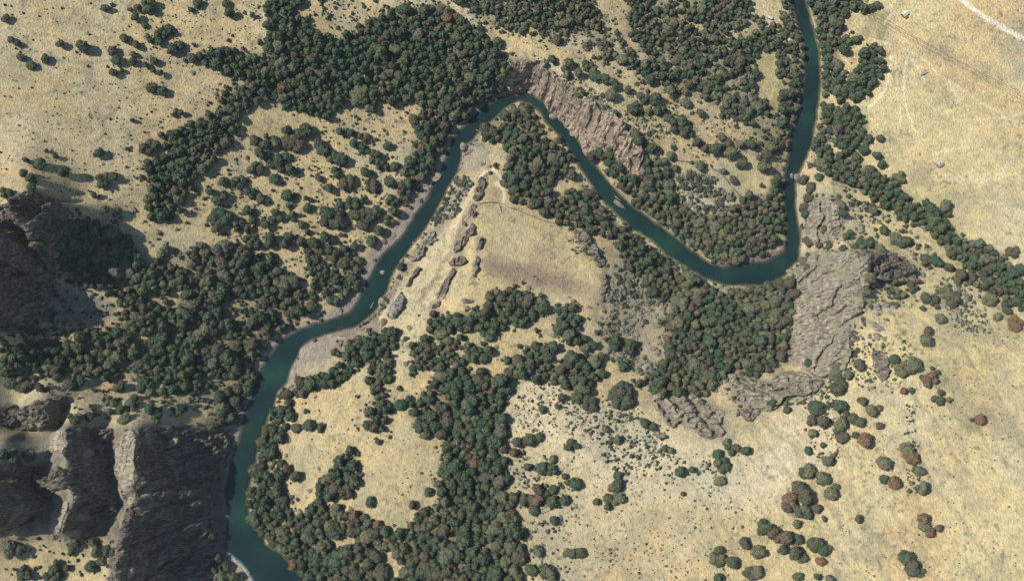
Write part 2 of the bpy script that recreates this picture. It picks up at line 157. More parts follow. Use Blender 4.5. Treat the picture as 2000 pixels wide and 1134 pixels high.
TREES = """440,1105,18g 425,1090,18g 455,1126,20g 432,1126,18p 415,1112,16g 8,33,20b 20,76,16b 34,84,14g 117,85,18b 161,90,24g 38,110,16b 58,125,18g 86,113,20g 204,14,18g 218,8,8b 253,17,10b 268,14,16b 290,10,34g 263,32,20g 281,48,12b 242,74,16b 218,97,20b 265,86,18b 260,105,14b 225,115,20g 258,119,16g 300,75,30g 325,60,30g 310,68,26b 335,95,22g 350,88,18g 220,140,20g 238,138,10g 282,125,16g 298,138,12b 313,142,14g 300,118,16g 295,170,20g 317,177,16g 385,5,18g 373,18,14g 440,5,18g 447,24,22g 493,30,12g 374,112,18b 388,108,16g 398,120,16g 345,220,26b 258,234,12g 290,285,36b 192,298,20g 247,290,10g 90,294,10g 108,305,12g 50,312,14b 73,319,24g 45,338,20b 58,347,18b 65,350,14g 123,334,22g 200,350,36g 220,345,18g 183,380,18g 203,408,16g 232,412,14g 60,365,24g 8,375,26g 314,263,12g 333,270,14g
560,253,24g 592,257,36g 570,279,40b 528,275,36g 496,273,20g 536,315,32g 508,299,24g 500,329,32b 434,353,20b 466,355,32g 558,305,18g 568,331,22g 548,331,14g 534,349,20g 622,347,16g 642,367,20g 622,279,22g 630,293,24g 654,309,32g 670,313,20g 664,257,18b 686,259,18g 710,267,26b 690,279,18g 710,291,26g 756,283,20g 732,307,32g 748,323,28g 770,323,20g 678,357,34b 658,341,16g 654,331,14g 724,361,30b 712,335,20g 488,375,28g 508,387,20b 422,391,20g 436,381,16g 408,373,16g 560,381,22g 574,383,14g 598,387,14g 564,401,12g 600,405,18g 664,399,16g 686,395,30g 708,391,14g 482,411,22g 426,423,44g 492,429,16g 538,421,28g 568,423,26g 516,437,22g 464,439,26g 482,445,18g 634,411,24g 646,427,44g 660,423,24b 702,419,32g 728,417,36g 712,437,30b 760,431,26g 766,391,30g 770,413,24g 588,437,16g 600,451,14g 420,445,24b 760,355,20g 740,450,20g 725,470,22g
486,470,26g 503,477,16g 528,463,22g 526,474,22g 556,475,20g 562,461,18g 588,472,22b 612,473,24g 634,462,22g 528,498,14g 498,506,18g 642,486,18b 648,504,16b 692,480,20g 688,542,18g 700,508,16g 672,512,24g 782,520,18g
1643,793,24g 1653,809,16b 1667,816,18g 1597,796,30g 1587,819,22b 1607,823,26b 1590,846,22p 1643,829,26p 1647,853,24b 1633,843,14g 1672,849,14g 1690,859,26r 1683,824,18b 1687,784,16b 1703,801,24p 1717,796,14r 1720,831,16b 1773,876,24p 1783,891,26r 1798,919,22p 1787,916,12g 1803,953,26p 1793,953,14g 1730,903,30p 1747,941,20r 1728,936,18g 1917,818,22r 1898,818,10g 1677,1013,18b 1580,919,26p 1570,923,18g 1610,933,26p 1563,953,26b 1573,969,30b 1543,976,26r 1537,989,22b 1567,999,34g 1557,1023,18p 1583,986,16g 1597,993,18b 1610,1013,12g 1623,963,22p 1633,950,16p 1615,899,20p 1627,889,12p 1580,879,16g 1607,869,10g 1510,1039,26b 1520,1049,22r 1537,1049,26b 1560,1053,22g 1530,1073,22g 1553,1079,26b 1567,1089,22p 1593,1063,26g 1607,1073,26g 1617,1073,18p 1605,1096,18r 1773,1089,28g 1783,1109,26b 1797,1116,20p 1805,1013,24r 1807,1026,22p 1820,1041,20r 1835,1031,14b 1777,958,10b 1560,1126,18g 1597,1126,14g 1623,1131,20p 1507,790,20g 1537,799,14g
1638,752,36g 1680,712,22b 1748,700,18g 1766,720,34p 1788,710,28p 1818,742,32r 1800,736,10g 1838,766,12b 1766,762,16r 1782,762,10g 1838,782,18g 1824,778,12b 1854,780,10p 1812,664,24p 1814,646,16b 1686,783,18b 1656,732,18p 1636,716,18p 1832,726,10g 1821,718,8g 1662,651,12p 1528,695,26b
1847,402,24p 1713,303,18g 1722,320,18g 1757,345,28p 1720,270,14g 1688,292,24g 1697,270,18g 1680,73,12g 1672,77,18g 1980,490,28b 1995,525,20g 1985,630,30r 1650,25,18g 1715,8,18g 1700,14,16g
1117,869,28g 1123,944,24g 1108,941,12g 1103,929,14b 1060,799,18g 1088,793,12b 1207,929,16g 1208,948,24g 1195,953,14r 1205,973,26p 1187,973,18g 1165,979,14b 1187,989,14g 1330,921,20g 1352,916,14g 1335,964,12g 1413,906,34g 1403,886,22g 1430,876,26g 1420,864,18p 1457,879,18g 1407,939,18p 1400,1093,32p 1405,1074,16g 1433,1099,24g 1457,1061,24b 1483,1079,28p 1493,1029,26g 1487,1036,16g 1467,1119,30b 1480,1116,20p 1403,1129,18g 1133,1079,20b 1120,1081,18g 1108,1079,14p 1053,956,22b 1067,969,26g 1050,976,22r 1040,976,18b 1080,979,20g 1103,976,22g 1043,996,20g 1023,976,22g 1080,956,16g 1082,1016,16g 1077,919,26g 1060,914,20g 1030,911,18b 1080,896,18p 1010,863,22b 1037,859,24g 1053,853,18g 1025,861,18b 1003,883,18b 1300,876,16g 1310,879,16p 1207,858,18p 1260,826,20g 1277,833,16g 1182,836,16p 1147,763,22g 1150,786,30g 1157,796,18b 1213,776,44g 1227,786,24g 1127,776,20g 1097,776,14g 1050,1076,20p 1067,1116,30g 1013,1089,24b 1037,1113,22g
1202,670,30g 1230,670,22g 1228,682,20g 1220,710,26g 1218,716,18g 1158,672,20g 1142,678,18p 1142,660,14g 1174,696,16g 1160,706,24p 1248,748,18g 1178,730,16g 1216,764,40g
257,793,26p 233,799,22g 240,816,22p 213,783,28p 307,816,26g 293,799,24g 347,801,18g 417,833,22g 420,868,18g 330,836,18g 260,776,18g 213,803,14b 13,886,34g 53,889,24g 30,900,26g 212,1076,26g 187,1076,20p 197,1096,20g 177,1106,20g 180,1059,18b 143,1063,26b 137,1079,14g 130,1109,14g 110,1099,14g 13,1066,24p 17,1079,24p 37,1073,24g 100,1123,36g 47,1119,30g 410,1046,16g 410,1019,12g 427,773,24g 433,793,22p 430,806,18g 143,816,28g 173,813,22g 26,747,36g 48,753,24g 78,757,16b 130,751,22b 156,743,22g 230,755,24b 280,749,32g 292,767,18p 314,763,18p
1113,123,20g 1078,115,20g 1103,133,16b 1107,143,18p 1130,142,18p 1143,123,14g 1153,133,26g 1163,147,20g 1183,153,20g 1197,157,22g 1203,168,18g 1227,175,16g 1193,185,20p 1177,185,10g 1133,180,20g 1257,190,26b 1240,210,30g 1280,193,24g 1290,212,26g 1267,217,14p 1203,220,14g 1313,190,12g 1340,200,18p 1370,220,18b 1307,230,18g 1323,243,34g 1343,257,26g 1363,277,20g 1377,287,16b 1397,290,24g 1410,287,18g 1427,297,24p 1410,267,18p 1423,277,16b 1447,280,20p 1467,280,18g 1450,317,20g 1443,323,14g 1433,350,18b 1413,333,12p 1487,313,26g 1493,327,24p 1310,303,18p 1273,287,18g 1263,290,10g 1247,273,22g 1240,260,20p 1367,323,18p 1320,327,14g 1183,297,30g
1643,398,18p 1647,415,20g 1660,458,26g 1680,478,26g 1697,475,24g 1720,485,20p 1700,405,26p 1727,448,20g 1750,465,22p 1767,471,24g 1573,418,20g 1570,405,18b 1580,471,20b 1647,485,16g 1620,481,16g 1600,478,16b 1543,551,24b 1580,525,18g 1567,511,18p 1610,448,16b 1783,561,26g 1747,551,18g 1757,575,26p 1700,541,22p 1693,571,18p 1810,508,26b 1830,508,24g 1853,521,18b 1877,535,24b 1900,538,24b 1847,571,30p 1860,585,30b 1827,591,26g 1810,581,22b 1873,548,18b 1933,585,30p 1967,598,26g 1950,618,16p 1837,621,18p 1803,601,12g 1633,731,22p 1580,708,18g 1570,350,22b 1585,365,24b 1580,385,18b 1600,345,18g
585,745,24b 560,770,20b 577,835,18b 603,830,24g 625,835,18g 548,905,16g 560,915,18b 577,930,22b 625,965,20g 663,900,20g 710,1010,14b 722,980,20g 750,820,14g 738,862,12g 782,790,20g 808,805,22g 830,800,16b 798,778,16g 836,960,16g 805,985,18b"""
# ================================================================== terrain heights (triangulated control points, smoothed)
def dens(poly, step=9):
    out = []
    for (x1, y1), (x2, y2) in zip(poly[:-1], poly[1:]):
        n = max(1, int(math.hypot(x2 - x1, y2 - y1) / step))
        out += [(x1 + (x2 - x1) * k / n, y1 + (y2 - y1) * k / n) for k in range(n)]
    return out + [poly[-1]]
pts = []
for px, py, z in CP:
    x, y = W(px, py, z); pts.append((float(x), float(y), z))
for bank in (RL, RR):
    for px, py in dens(bank, 14):
        x, y = W(px, py, 0); pts.append((float(x), float(y), 0.6))
RIVW = [tuple(map(float, W(px, py, 0))) for px, py in RL + RR[::-1]]
X0, X1, Y0, Y1, G = -660.0, 660.0, -230.0, 580.0, 1.7
gx = np.arange(X0, X1 + .1, G); gy = np.arange(Y0, Y1 + .1, G); NX, NY = len(gx), len(gy)
pa = np.array(pts)
for cx, cy in ((X0 - 60, Y0 - 60), (X1 + 60, Y0 - 60), (X1 + 60, Y1 + 60), (X0 - 60, Y1 + 60), (0, Y1 + 60), (X0 - 60, 150), (X1 + 60, 150)):
    d = np.hypot(pa[:, 0] - cx, pa[:, 1] - cy); w = 1 / d ** 3
    pts.append((cx, cy, float((w * pa[:, 2]).sum() / w.sum())))
ov, oe, of, oiv, _, _ = geometry.delaunay_2d_cdt([Vector(p[:2]) for p in pts], [], [], 0, 0.05)
oz = [float(np.mean([pts[i][2] for i in ids])) if ids else 0.0 for ids in oiv]
GX, GY = np.meshgrid(gx, gy); H = np.zeros((NY, NX))
for f in of:
    (xa, ya), (xb, yb), (xc, yc) = (ov[f[0]], ov[f[1]], ov[f[2]]); den = (yb - yc) * (xa - xc) + (xc - xb) * (ya - yc)
    if abs(den) < 1e-9: continue
    i0 = max(0, int((min(xa, xb, xc) - X0) / G)); i1 = min(NX, int((max(xa, xb, xc) - X0) / G) + 2)
    j0 = max(0, int((min(ya, yb, yc) - Y0) / G)); j1 = min(NY, int((max(ya, yb, yc) - Y0) / G) + 2)
    if i1 <= i0 or j1 <= j0: continue
    xs, ys = GX[j0:j1, i0:i1], GY[j0:j1, i0:i1]
    u = ((yb - yc) * (xs - xc) + (xc - xb) * (ys - yc)) / den; v = ((yc - ya) * (xs - xc) + (xa - xc) * (ys - yc)) / den; w = 1 - u - v
    m = (u > -1e-6) & (v > -1e-6) & (w > -1e-6)
    H[j0:j1, i0:i1][m] = (u * oz[f[0]] + v * oz[f[1]] + w * oz[f[2]])[m]
def blur(A, sig):
    r = int(sig * 3) + 1; k = np.exp(-.5 * (np.arange(-r, r + 1) / sig) ** 2); k /= k.sum()
    A = np.apply_along_axis(lambda c: np.convolve(np.pad(c, r, mode='edge'), k, 'valid'), 0, A)
    return np.apply_along_axis(lambda c: np.convolve(np.pad(c, r, mode='edge'), k, 'valid'), 1, A)
Hs, Hc = blur(H, 8 / G), blur(H, 2.2 / G)
PX, PY = proj(GX, GY, Hc)
# cliffs: outlines in the photo -> rock shells laid over the terrain
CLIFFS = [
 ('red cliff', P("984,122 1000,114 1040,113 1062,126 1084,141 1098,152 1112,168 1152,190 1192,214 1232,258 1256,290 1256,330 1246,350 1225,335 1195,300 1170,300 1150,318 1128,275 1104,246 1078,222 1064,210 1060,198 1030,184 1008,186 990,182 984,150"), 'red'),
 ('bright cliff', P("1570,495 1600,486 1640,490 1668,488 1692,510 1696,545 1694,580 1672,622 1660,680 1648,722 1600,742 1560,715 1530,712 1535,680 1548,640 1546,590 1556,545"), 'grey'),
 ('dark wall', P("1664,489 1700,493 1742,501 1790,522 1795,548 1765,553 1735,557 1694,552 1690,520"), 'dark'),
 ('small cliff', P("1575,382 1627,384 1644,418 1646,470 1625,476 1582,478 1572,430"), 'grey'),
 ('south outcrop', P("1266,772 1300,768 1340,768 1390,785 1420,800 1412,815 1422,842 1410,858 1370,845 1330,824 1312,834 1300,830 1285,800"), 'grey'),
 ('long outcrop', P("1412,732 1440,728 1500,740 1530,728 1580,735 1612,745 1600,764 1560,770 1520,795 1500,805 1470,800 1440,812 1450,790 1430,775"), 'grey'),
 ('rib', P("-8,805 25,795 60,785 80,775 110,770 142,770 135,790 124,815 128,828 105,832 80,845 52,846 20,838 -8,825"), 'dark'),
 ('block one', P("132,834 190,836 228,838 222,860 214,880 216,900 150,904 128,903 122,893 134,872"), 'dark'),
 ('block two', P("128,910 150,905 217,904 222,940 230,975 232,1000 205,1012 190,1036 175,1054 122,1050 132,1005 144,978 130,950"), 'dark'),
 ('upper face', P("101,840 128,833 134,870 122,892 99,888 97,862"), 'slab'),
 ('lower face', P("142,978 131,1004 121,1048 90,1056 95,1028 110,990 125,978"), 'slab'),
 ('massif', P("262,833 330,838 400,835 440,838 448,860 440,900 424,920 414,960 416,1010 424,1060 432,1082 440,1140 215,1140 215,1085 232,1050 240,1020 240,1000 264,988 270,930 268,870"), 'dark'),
 ('pale slab', P("244,836 263,834 268,870 271,925 267,986 245,992 232,975 224,930 219,895 224,868"), 'slab'),  # pale because sunlight is put into its rock colour
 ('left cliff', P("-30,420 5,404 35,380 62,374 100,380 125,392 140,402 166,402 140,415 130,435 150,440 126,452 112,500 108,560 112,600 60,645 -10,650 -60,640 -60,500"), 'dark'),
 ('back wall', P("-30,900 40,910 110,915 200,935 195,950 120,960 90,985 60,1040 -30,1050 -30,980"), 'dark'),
]
rockm = np.zeros((NY, NX)); wx = PX + 4 * fbm(GX / 9, GY / 9, 5); wy = PY + 4 * fbm(GX / 9, GY / 9, 9)
for n_, pl, kd in CLIFFS: rockm = np.maximum(rockm, inpoly(wx, wy, pl).astype(float))
cm = np.clip(blur(rockm, 3.0) * 1.6, 0, 1)
H = Hs * (1 - cm) + Hc * cm
H = H + (1 - cm) * (1.5 * fbm(GX / 45, GY / 45, 1, 4) + .35 * fbm(GX / 9, GY / 9, 3, 3)) + cm * 1.2 * fbm(GX / 12, GY / 12, 2, 3)
def gul(dx, dy, sc, ln, seed, wig=18):
    L_ = math.hypot(dx, dy); ux, uy = dx / L_, dy / L_; u = -GX * uy + GY * ux + wig * fbm(GX / 55, GY / 55, seed + 1, 3); v = GX * ux + GY * uy
    return np.clip(1 - np.abs(fbm(u / sc, v / ln, seed, 3)) * 7, 0, 1) ** 1.5
PXa, PYa = proj(GX, GY, H); rgt = ss(1050, 1450, PXa) * ss(480, 640, PYa); lft = (1 - ss(420, 620, PXa)) * (1 - ss(380, 460, PYa)); mid = ss(700, 760, PYa) * ss(480, 560, PXa) * (1 - ss(1000, 1100, PXa))
GUL = np.clip(rgt * gul(.5, -.85, 26, 150, 201) + .7 * lft * gul(1, -.12, 30, 170, 203) + .6 * mid * gul(.3, 1, 22, 120, 205), 0, 1) * (1 - cm)
SOFT = gul(.55, -.8, 9, 60, 207, 8) * ss(-.1, .3, fbm(GX / 50, GY / 50, 209)) * (1 - cm)
H = H - 1.1 * GUL - .35 * SOFT
ins = inpoly(GX, GY, RIVW); near = np.zeros((NY, NX), bool)
RD = np.full((NY, NX), 99.0)
sub = blur(ins.astype(float), 12) > 1e-4
RD[sub] = segdist(GX[sub], GY[sub], RIVW, True)
wob = 1.5 * fbm(GX / 7, GY / 7, 40, 3)
sd = np.where(ins, -RD, RD) + wob - 2.0
land = .35 + np.maximum(H - .3, .25) * ss(0, 14, sd) + .06 * np.clip(sd, 0, 10)
H = np.where(sd < 0, np.maximum(-3.0, sd * .34), np.where(sd < 30, land, H))
H = np.where((sd >= 0) & (sd < 1.5), H * sd / 1.5, H)
DEPTH = -H
def Hq(x, y):
    u = np.clip((np.asarray(x, float) - X0) / G, 0, NX - 1.001); v = np.clip((np.asarray(y, float) - Y0) / G, 0, NY - 1.001)
    i = u.astype(int); j = v.astype(int); u -= i; v -= j
    return (H[j, i] * (1 - u) + H[j, i + 1] * u) * (1 - v) + (H[j + 1, i] * (1 - u) + H[j + 1, i + 1] * u) * v
def hit(px, py, above=0.0):
    """ground points seen at photo pixels (first hit from the camera), for a feature that floats ABOVE the ground"""
    px = np.atleast_1d(np.asarray(px, float)); py = np.atleast_1d(np.asarray(py, float)); above = np.broadcast_to(above, px.shape)
    lo = np.full(px.shape, 150.0); done = np.zeros(px.shape, bool); res = np.zeros(px.shape)
    for z in np.arange(150, -3, -1.0):
        x, y = W(px, py, z); new = (~done) & (Hq(x, y) + above >= z)
        res[new] = z; done |= new
    for _ in range(6):
        x, y = W(px, py, res); res = res + .5 * (Hq(x, y) + above - res)
    x, y = W(px, py, res)
    return x, y, Hq(x, y)
PX, PY = proj(GX, GY, H)
# ================================================================== ground colours (what lies there: dry grass, soil, gravel, litter, rock; some shade painted in)
wx = PX + 7 * fbm(GX / 8, GY / 8, 51, 4); wy = PY + 7 * fbm(GX / 8, GY / 8, 52, 4)
def lerp(A, c, m): return A * (1 - m[..., None]) + np.array(c) * m[..., None]
C = np.zeros((NY, NX, 3)) + np.array([.408, .336, .192])
C = lerp(C, (.478, .405, .228), ss(1250, 1750, PX + 40 * fbm(GX / 60, GY / 60, 60)) * (1 - .0 * PY))
C = lerp(C, (.43, .325, .18), .7 * ss(.05, .5, fbm(GX / 70, GY / 70, 61)))
C = lerp(C, (.42, .385, .27), .55 * ss(.05, .5, fbm(GX / 50, GY / 50, 62)))
C = lerp(C, (.25, .245, .17), .5 * ss(.1, .55, fbm(GX / 28, GY / 28, 63)))
def area(poly, col, a=1.0, soft=2.5, jit=1.0):
    global C
    x_, y_ = (wx, wy) if jit else (PX, PY)
    m = blur(inpoly(x_, y_, P(poly)).astype(float), soft)
    C = lerp(C, col, m * a)
area("1000,740 1060,738 1140,775 1200,800 1300,850 1500,870 1600,760 1660,760 1650,900 1500,1000 1200,960 1010,850", (.485, .425, .295), .8, 5)
area("1150,790 1250,800 1300,840 1260,900 1170,880", (.37, .355, .255), .7, 5)
area("1290,900 1440,890 1450,960 1360,970", (.33, .35, .28), .5, 6)
area("1020,1000 1120,960 1200,1134 1010,1134", (.30, .28, .19), .7, 8)
area("60,260 250,230 300,420 180,420", (.37, .32, .20), .5, 6)
area("900,470 960,400 1090,440 1160,520 1175,590 1060,600 960,570 880,600 850,640 790,660 820,560", (.45, .365, .215), .45, 8)
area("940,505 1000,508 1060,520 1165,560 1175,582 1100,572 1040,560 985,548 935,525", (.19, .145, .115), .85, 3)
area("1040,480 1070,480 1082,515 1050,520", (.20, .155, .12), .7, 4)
area("945,385 1010,400 1010,470 960,500 935,480", (.33, .32, .20), .35, 5)
area("560,890 610,850 625,900 600,960 560,940", (.30, .30, .20), .6, 5)
area("780,860 860,880 850,920 790,930", (.31, .30, .20), .5, 6)
area("700,660 760,650 850,680 760,750 690,740", (.38, .36, .25), .5, 5)
area("800,500 850,470 900,440 880,560 840,640 790,660 760,640", (.40, .355, .23), .6, 4)
area("1180,590 1190,540 1215,510 1250,550 1302,592 1302,650 1312,700 1272,742 1230,722 1190,700 1168,640", (.30, .26, .19), .75, 4)
area("1300,345 1345,330 1400,350 1440,384 1418,410 1370,420 1328,392 1305,370", (.34, .32, .25), .7, 4)
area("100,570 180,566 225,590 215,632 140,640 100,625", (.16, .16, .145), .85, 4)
area("1690,18 1716,14 1706,82 1680,70", (.25, .225, .13), .4, 2, 0)
area("1716,18 1739,20 1729,82 1709,80", (.17, .165, .085), .65, 1.2, 0)
area("1000,70 1060,82 1200,118 1290,165 1480,262 1500,290 1440,275 1330,215 1250,180 1140,130 1060,100", (.40, .31, .17), .7, 4)
area("1195,0 1215,0 1232,45 1238,70 1262,105 1245,118 1225,98 1205,60", (.36, .275, .17), .7, 3)
area("1478,98 1512,98 1520,120 1518,150 1530,165 1522,185 1522,222 1505,222 1503,196 1478,192", (.34, .30, .15), .9, 1.5, 0)
C = lerp(C, (.27, .24, .165), .55 * GUL); C = lerp(C, (.30, .27, .19), .4 * SOFT)
# forest floor
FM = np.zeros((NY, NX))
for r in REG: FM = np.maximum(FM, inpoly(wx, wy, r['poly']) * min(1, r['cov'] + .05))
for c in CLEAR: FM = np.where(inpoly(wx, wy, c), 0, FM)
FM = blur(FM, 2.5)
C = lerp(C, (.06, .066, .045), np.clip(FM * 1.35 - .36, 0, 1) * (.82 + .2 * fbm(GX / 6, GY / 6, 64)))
for pl_, w_ in (("945,345 930,392 908,440 898,478 894,508 870,560 846,606", 13), ("937,465 934,500 922,550", 8), ("1120,450 1158,478 1178,522 1180,560 1174,592", 10), ("905,440 880,490 850,545 820,590", 7)):
    dd_ = segdist(PX + 9 * fbm(GX / 7, GY / 7, 72, 3), PY + 9 * fbm(GX / 7, GY / 7, 73, 3), P(pl_)); C = lerp(C, (.20, .178, .14), .72 * (1 - ss(w_ * .4, w_ * 1.1, dd_)))
# gravel banks and soil
def bank(poly, col, a=.95, soft=1.0): area(poly, col, a, soft, 1)
GR = (.245, .218, .195)
bank("988,178 940,198 914,218 888,244 870,275 860,310 838,340 812,385 786,425 762,455 742,480 722,500 703,540 693,560 670,590 640,606 600,624 565,641 534,660 512,690 490,735 470,790 456,838 438,850 424,920 414,960 416,1010 426,1060 440,1085 480,1085 480,860 560,720 700,640 790,500 880,330 1000,200", GR)
bank("585,680 632,650 668,640 690,655 668,690 640,704 600,712 575,760 548,770 560,720", (.27, .235, .19))
bank("668,640 720,618 760,560 800,500 848,440 846,470 800,530 770,580 742,620 750,640 700,690 660,690", (.20, .165, .135), .85)
bank("850,420 905,345 925,360 880,435 840,480", (.215, .19, .165), .8)
bank("890,335 905,280 935,268 960,290 950,320 915,345", (.22, .20, .17), .7)
bank("1395,508 1440,500 1480,486 1522,482 1538,462 1545,500 1510,518 1440,530 1390,528", (.165, .125, .115))
bank("1205,372 1255,405 1292,438 1330,470 1372,502 1360,512 1310,480 1270,452 1230,420 1195,384", (.15, .125, .095), .8)
bank("1090,262 1100,258 1118,292 1140,326 1162,362 1176,382 1210,418 1236,442 1276,466 1302,492 1336,512 1370,535 1414,552 1414,562 1366,548 1330,525 1296,502 1268,478 1228,455 1200,430 1166,392 1150,368 1126,335 1104,300", (.40, .355, .22), .9)
bank("1594,320 1604,150 1602,200 1592,260 1575,320 1600,330", (.30, .28, .2), .4)
area('-10,835 100,832 240,832 445,835 445,1085 420,1140 225,1140 215,1060 100,1052 -10,1045', (.115, .102, .085), .95, 3)  # rock ground, darkened so the cliff shade sits in its colour
area('0,865 90,870 100,905 60,925 0,915', (.30, .30, .26), .9, 4)  # grass with bluish shade put into its colour
area('150,890 215,885 225,930 205,945 150,935', (.17, .145, .11), .8, 4)  # brown ground, colour lowered to paint in the shade between blocks
# rock
scr = np.clip(blur(rockm, 5.0) * 2.2 - .1, 0, 1) * ss(-.15, .35, fbm(GX / 9, GY / 9, 83, 3)); C = lerp(C, (.235, .21, .165), .75 * scr)
C = lerp(C, (.22, .19, .155), np.clip(blur(rockm, 1.2), 0, 1))
def track(poly, wid, col, a, jit=2.0):
    global C
    pl = P(poly); d = segdist(PX + jit * fbm(GX / 10, GY / 10, 70), PY + jit * fbm(GX / 10, GY / 10, 71), pl)
    C = lerp(C, col, a * (1 - ss(wid * .5, wid * .5 + 2.2, d)))
PALE = (.66, .60, .45)
track("1866,-10 1880,0 1900,18 1925,35 1960,55 2010,82", 7, (.66, .61, .50), .9, .6)
track("1740,110 1735,150 1730,175 1712,195 1695,213", 3, PALE, .7)
track("1747,110 1750,150 1755,200 1760,225 1757,250", 2, PALE, .5); track("1770,112 1765,150 1766,195 1775,225 1785,250", 2.5, PALE, .6)
track("1780,115 1798,145 1806,160", 2.5, PALE, .5); track("1855,160 1866,185 1874,212", 2.5, PALE, .4)
track("1706,78 1760,92 1800,112 1840,150 1900,190 2000,250", 2, PALE, .4); track("1740,0 1742,25 1728,45", 2.5, PALE, .5)
track("1860,235 1940,232 2000,222", 3, PALE, .35); track("1898,245 1897,270 1885,285 1860,292 1800,305", 3, PALE, .4)
track("1760,250 1757,285 1765,320 1790,350", 3, (.33, .26, .15), .4)
track("1975,310 1960,340 1930,355 1850,345", 12, (.58, .53, .39), .35)
track("1735,47 1800,80 1860,115 1920,155 2000,205", 1.4, (.24, .22, .16), .25)
track("960,328 980,346 990,354 968,358 978,364 984,372 984,395", 2, PALE, .9, .5); track("938,345 950,334 962,330", 3, PALE, .8, .5)
track("925,362 905,405 895,430 880,452 850,490 828,515 800,550 775,580 750,612 742,622", 4, (.46, .41, .30), .6, 1)
track("935,318 948,308 955,328", 10, (.22, .205, .16), .6)
track("1706,10 1696,70 1690,78", 1.5, (.2, .2, .1), .4)
for k in range(4): track(f"{1690+k*6},{22+k} {1692+k*6},{45} {1684+k*6},{70}", 1.2, (.22, .20, .12), .55, 0)
track("1790,755 1786,800 1790,850 1784,930 1795,1000", 3, (.25, .23, .17), .55)
track("1780,640 1800,700 1796,760", 4, (.30, .28, .20), .4)
track("1915,755 1960,800 1985,850 2005,900", 2, (.27, .24, .16), .6); track("1820,650 1850,690 1880,730", 2, (.3, .27, .18), .5)
track("1940,850 1990,960 2005,1000", 2, (.3, .27, .18), .5); track("1640,680 1660,800", 2, (.33, .3, .2), .3)
track("100,118 130,122 200,122 250,105 300,112", 4, (.26, .25, .2), .55); track("280,112 330,122 380,118", 7, (.25, .24, .19), .6)
track("1300,312 1340,316 1390,330 1420,355 1448,388", 5, (.26, .245, .18), .5)
track("1180,800 1178,835 1182,870 1190,900", 5, (.27, .29, .24), .6); track("1245,815 1260,850 1280,880", 6, (.27, .29, .24), .6)
track("1370,905 1405,930 1408,970", 6, (.29, .3, .24), .6); track("1420,850 1450,880 1500,930", 4, (.33, .33, .26), .5)
C = lerp(C, (.12, .115, .08), .6 * ss(.36, .56, fbm(GX / 3.6, GY / 3.6, 80, 2)) * ss(-.2, .3, fbm(GX / 40, GY / 40, 81)) * (1 - FM))
C = np.clip(C, .02, .8)
del wx, wy
# ------------------------------------------------------------------ mesh + material helpers
def mesh(name, verts, faces, mats=(), smooth=False, attrs=None):
    """faces: int array (n,3|4) or list of such arrays"""
    fl = faces if isinstance(faces, list) else [faces]; me = bpy.data.meshes.new(name)
    verts = np.asarray(verts, np.float32); me.vertices.add(len(verts)); me.vertices.foreach_set('co', verts.ravel())
    loops = np.concatenate([np.asarray(f, np.int32).ravel() for f in fl]); tot = np.concatenate([np.full(len(f), f.shape[1], np.int32) for f in fl])
    me.loops.add(len(loops)); me.loops.foreach_set('vertex_index', loops); me.polygons.add(len(tot))
    me.polygons.foreach_set('loop_start', np.concatenate([[0], np.cumsum(tot)[:-1]]).astype(np.int32))
    for m in mats: me.materials.append(m)
    for an, (tp, data) in (attrs or {}).items():
        a = me.attributes.new(an, tp, 'POINT')
        a.data.foreach_set('color' if 'COLOR' in tp else ('vector' if tp == 'FLOAT_VECTOR' else 'value'), np.asarray(data, np.float32).ravel())
    me.polygons.foreach_set('use_smooth', np.full(len(tot), smooth)); me.update(calc_edges=True); me.validate()
    return me
def link(name, data, parent=None, loc=None, kind=None, label=None, cat=None, group=None):
    o = bpy.data.objects.new(name, data); COL.objects.link(o)
    if parent: o.parent = parent
    if loc is not None: o.location = loc
    for k, v in (('kind', kind), ('label', label), ('category', cat), ('group', group)):
        if v: o[k] = v
    return o
class NT:
    def __init__(s, name):
        s.m = bpy.data.materials.new(name); s.m.use_nodes = True; s.t = s.m.node_tree; s.b = s.t.nodes['Principled BSDF']; s.out = s.t.nodes['Material Output']
        s.b.inputs['Roughness'].default_value = .9; s.b.inputs['Specular IOR Level'].default_value = .15
    def n(s, typ, ins=None, **kw):
        nd = s.t.nodes.new(typ)
        for k, v in kw.items(): setattr(nd, k, v)
        for k, v in (ins or {}).items():
            if isinstance(v, bpy.types.NodeSocket): s.t.links.new(v, nd.inputs[k])
            else: nd.inputs[k].default_value = v
        return nd
    def l(s, a, b): s.t.links.new(a, b)
    def pos(s): return s.n('ShaderNodeNewGeometry').outputs['Position']
    def noise(s, scale, detail=3, vec=None, rough=.55):
        return s.n('ShaderNodeTexNoise', {'Vector': vec if vec else s.pos(), 'Scale': scale, 'Detail': detail, 'Roughness': rough}).outputs['Fac']
    def ramp(s, fac, stops):
        r = s.n('ShaderNodeValToRGB', {'Fac': fac}); e = r.color_ramp.elements
        while len(e) < len(stops): e.new(.5)
        for q, (p, c) in zip(e, stops): q.position = p; q.color = (*c, 1) if len(c) == 3 else c
        return r.outputs['Color']
    def mix(s, fac, a, b, bt='MIX'):
        m = s.n('ShaderNodeMix', data_type='RGBA', blend_type=bt)
        for i, v in ((0, fac), (6, a), (7, b)):
            if isinstance(v, bpy.types.NodeSocket): s.l(v, m.inputs[i])
            else: m.inputs[i].default_value = v if i == 0 else (*v, 1)
        return m.outputs[2]
    def bump(s, h, strength, dist):
        b = s.n('ShaderNodeBump', {'Height': h, 'Strength': strength, 'Distance': dist}); s.l(b.outputs[0], s.b.inputs['Normal'])
def mapping(nt, scale, rot=(0, 0, 0)):
    return nt.n('ShaderNodeMapping', {'Vector': nt.pos(), 'Scale': scale, 'Rotation': rot}).outputs[0]
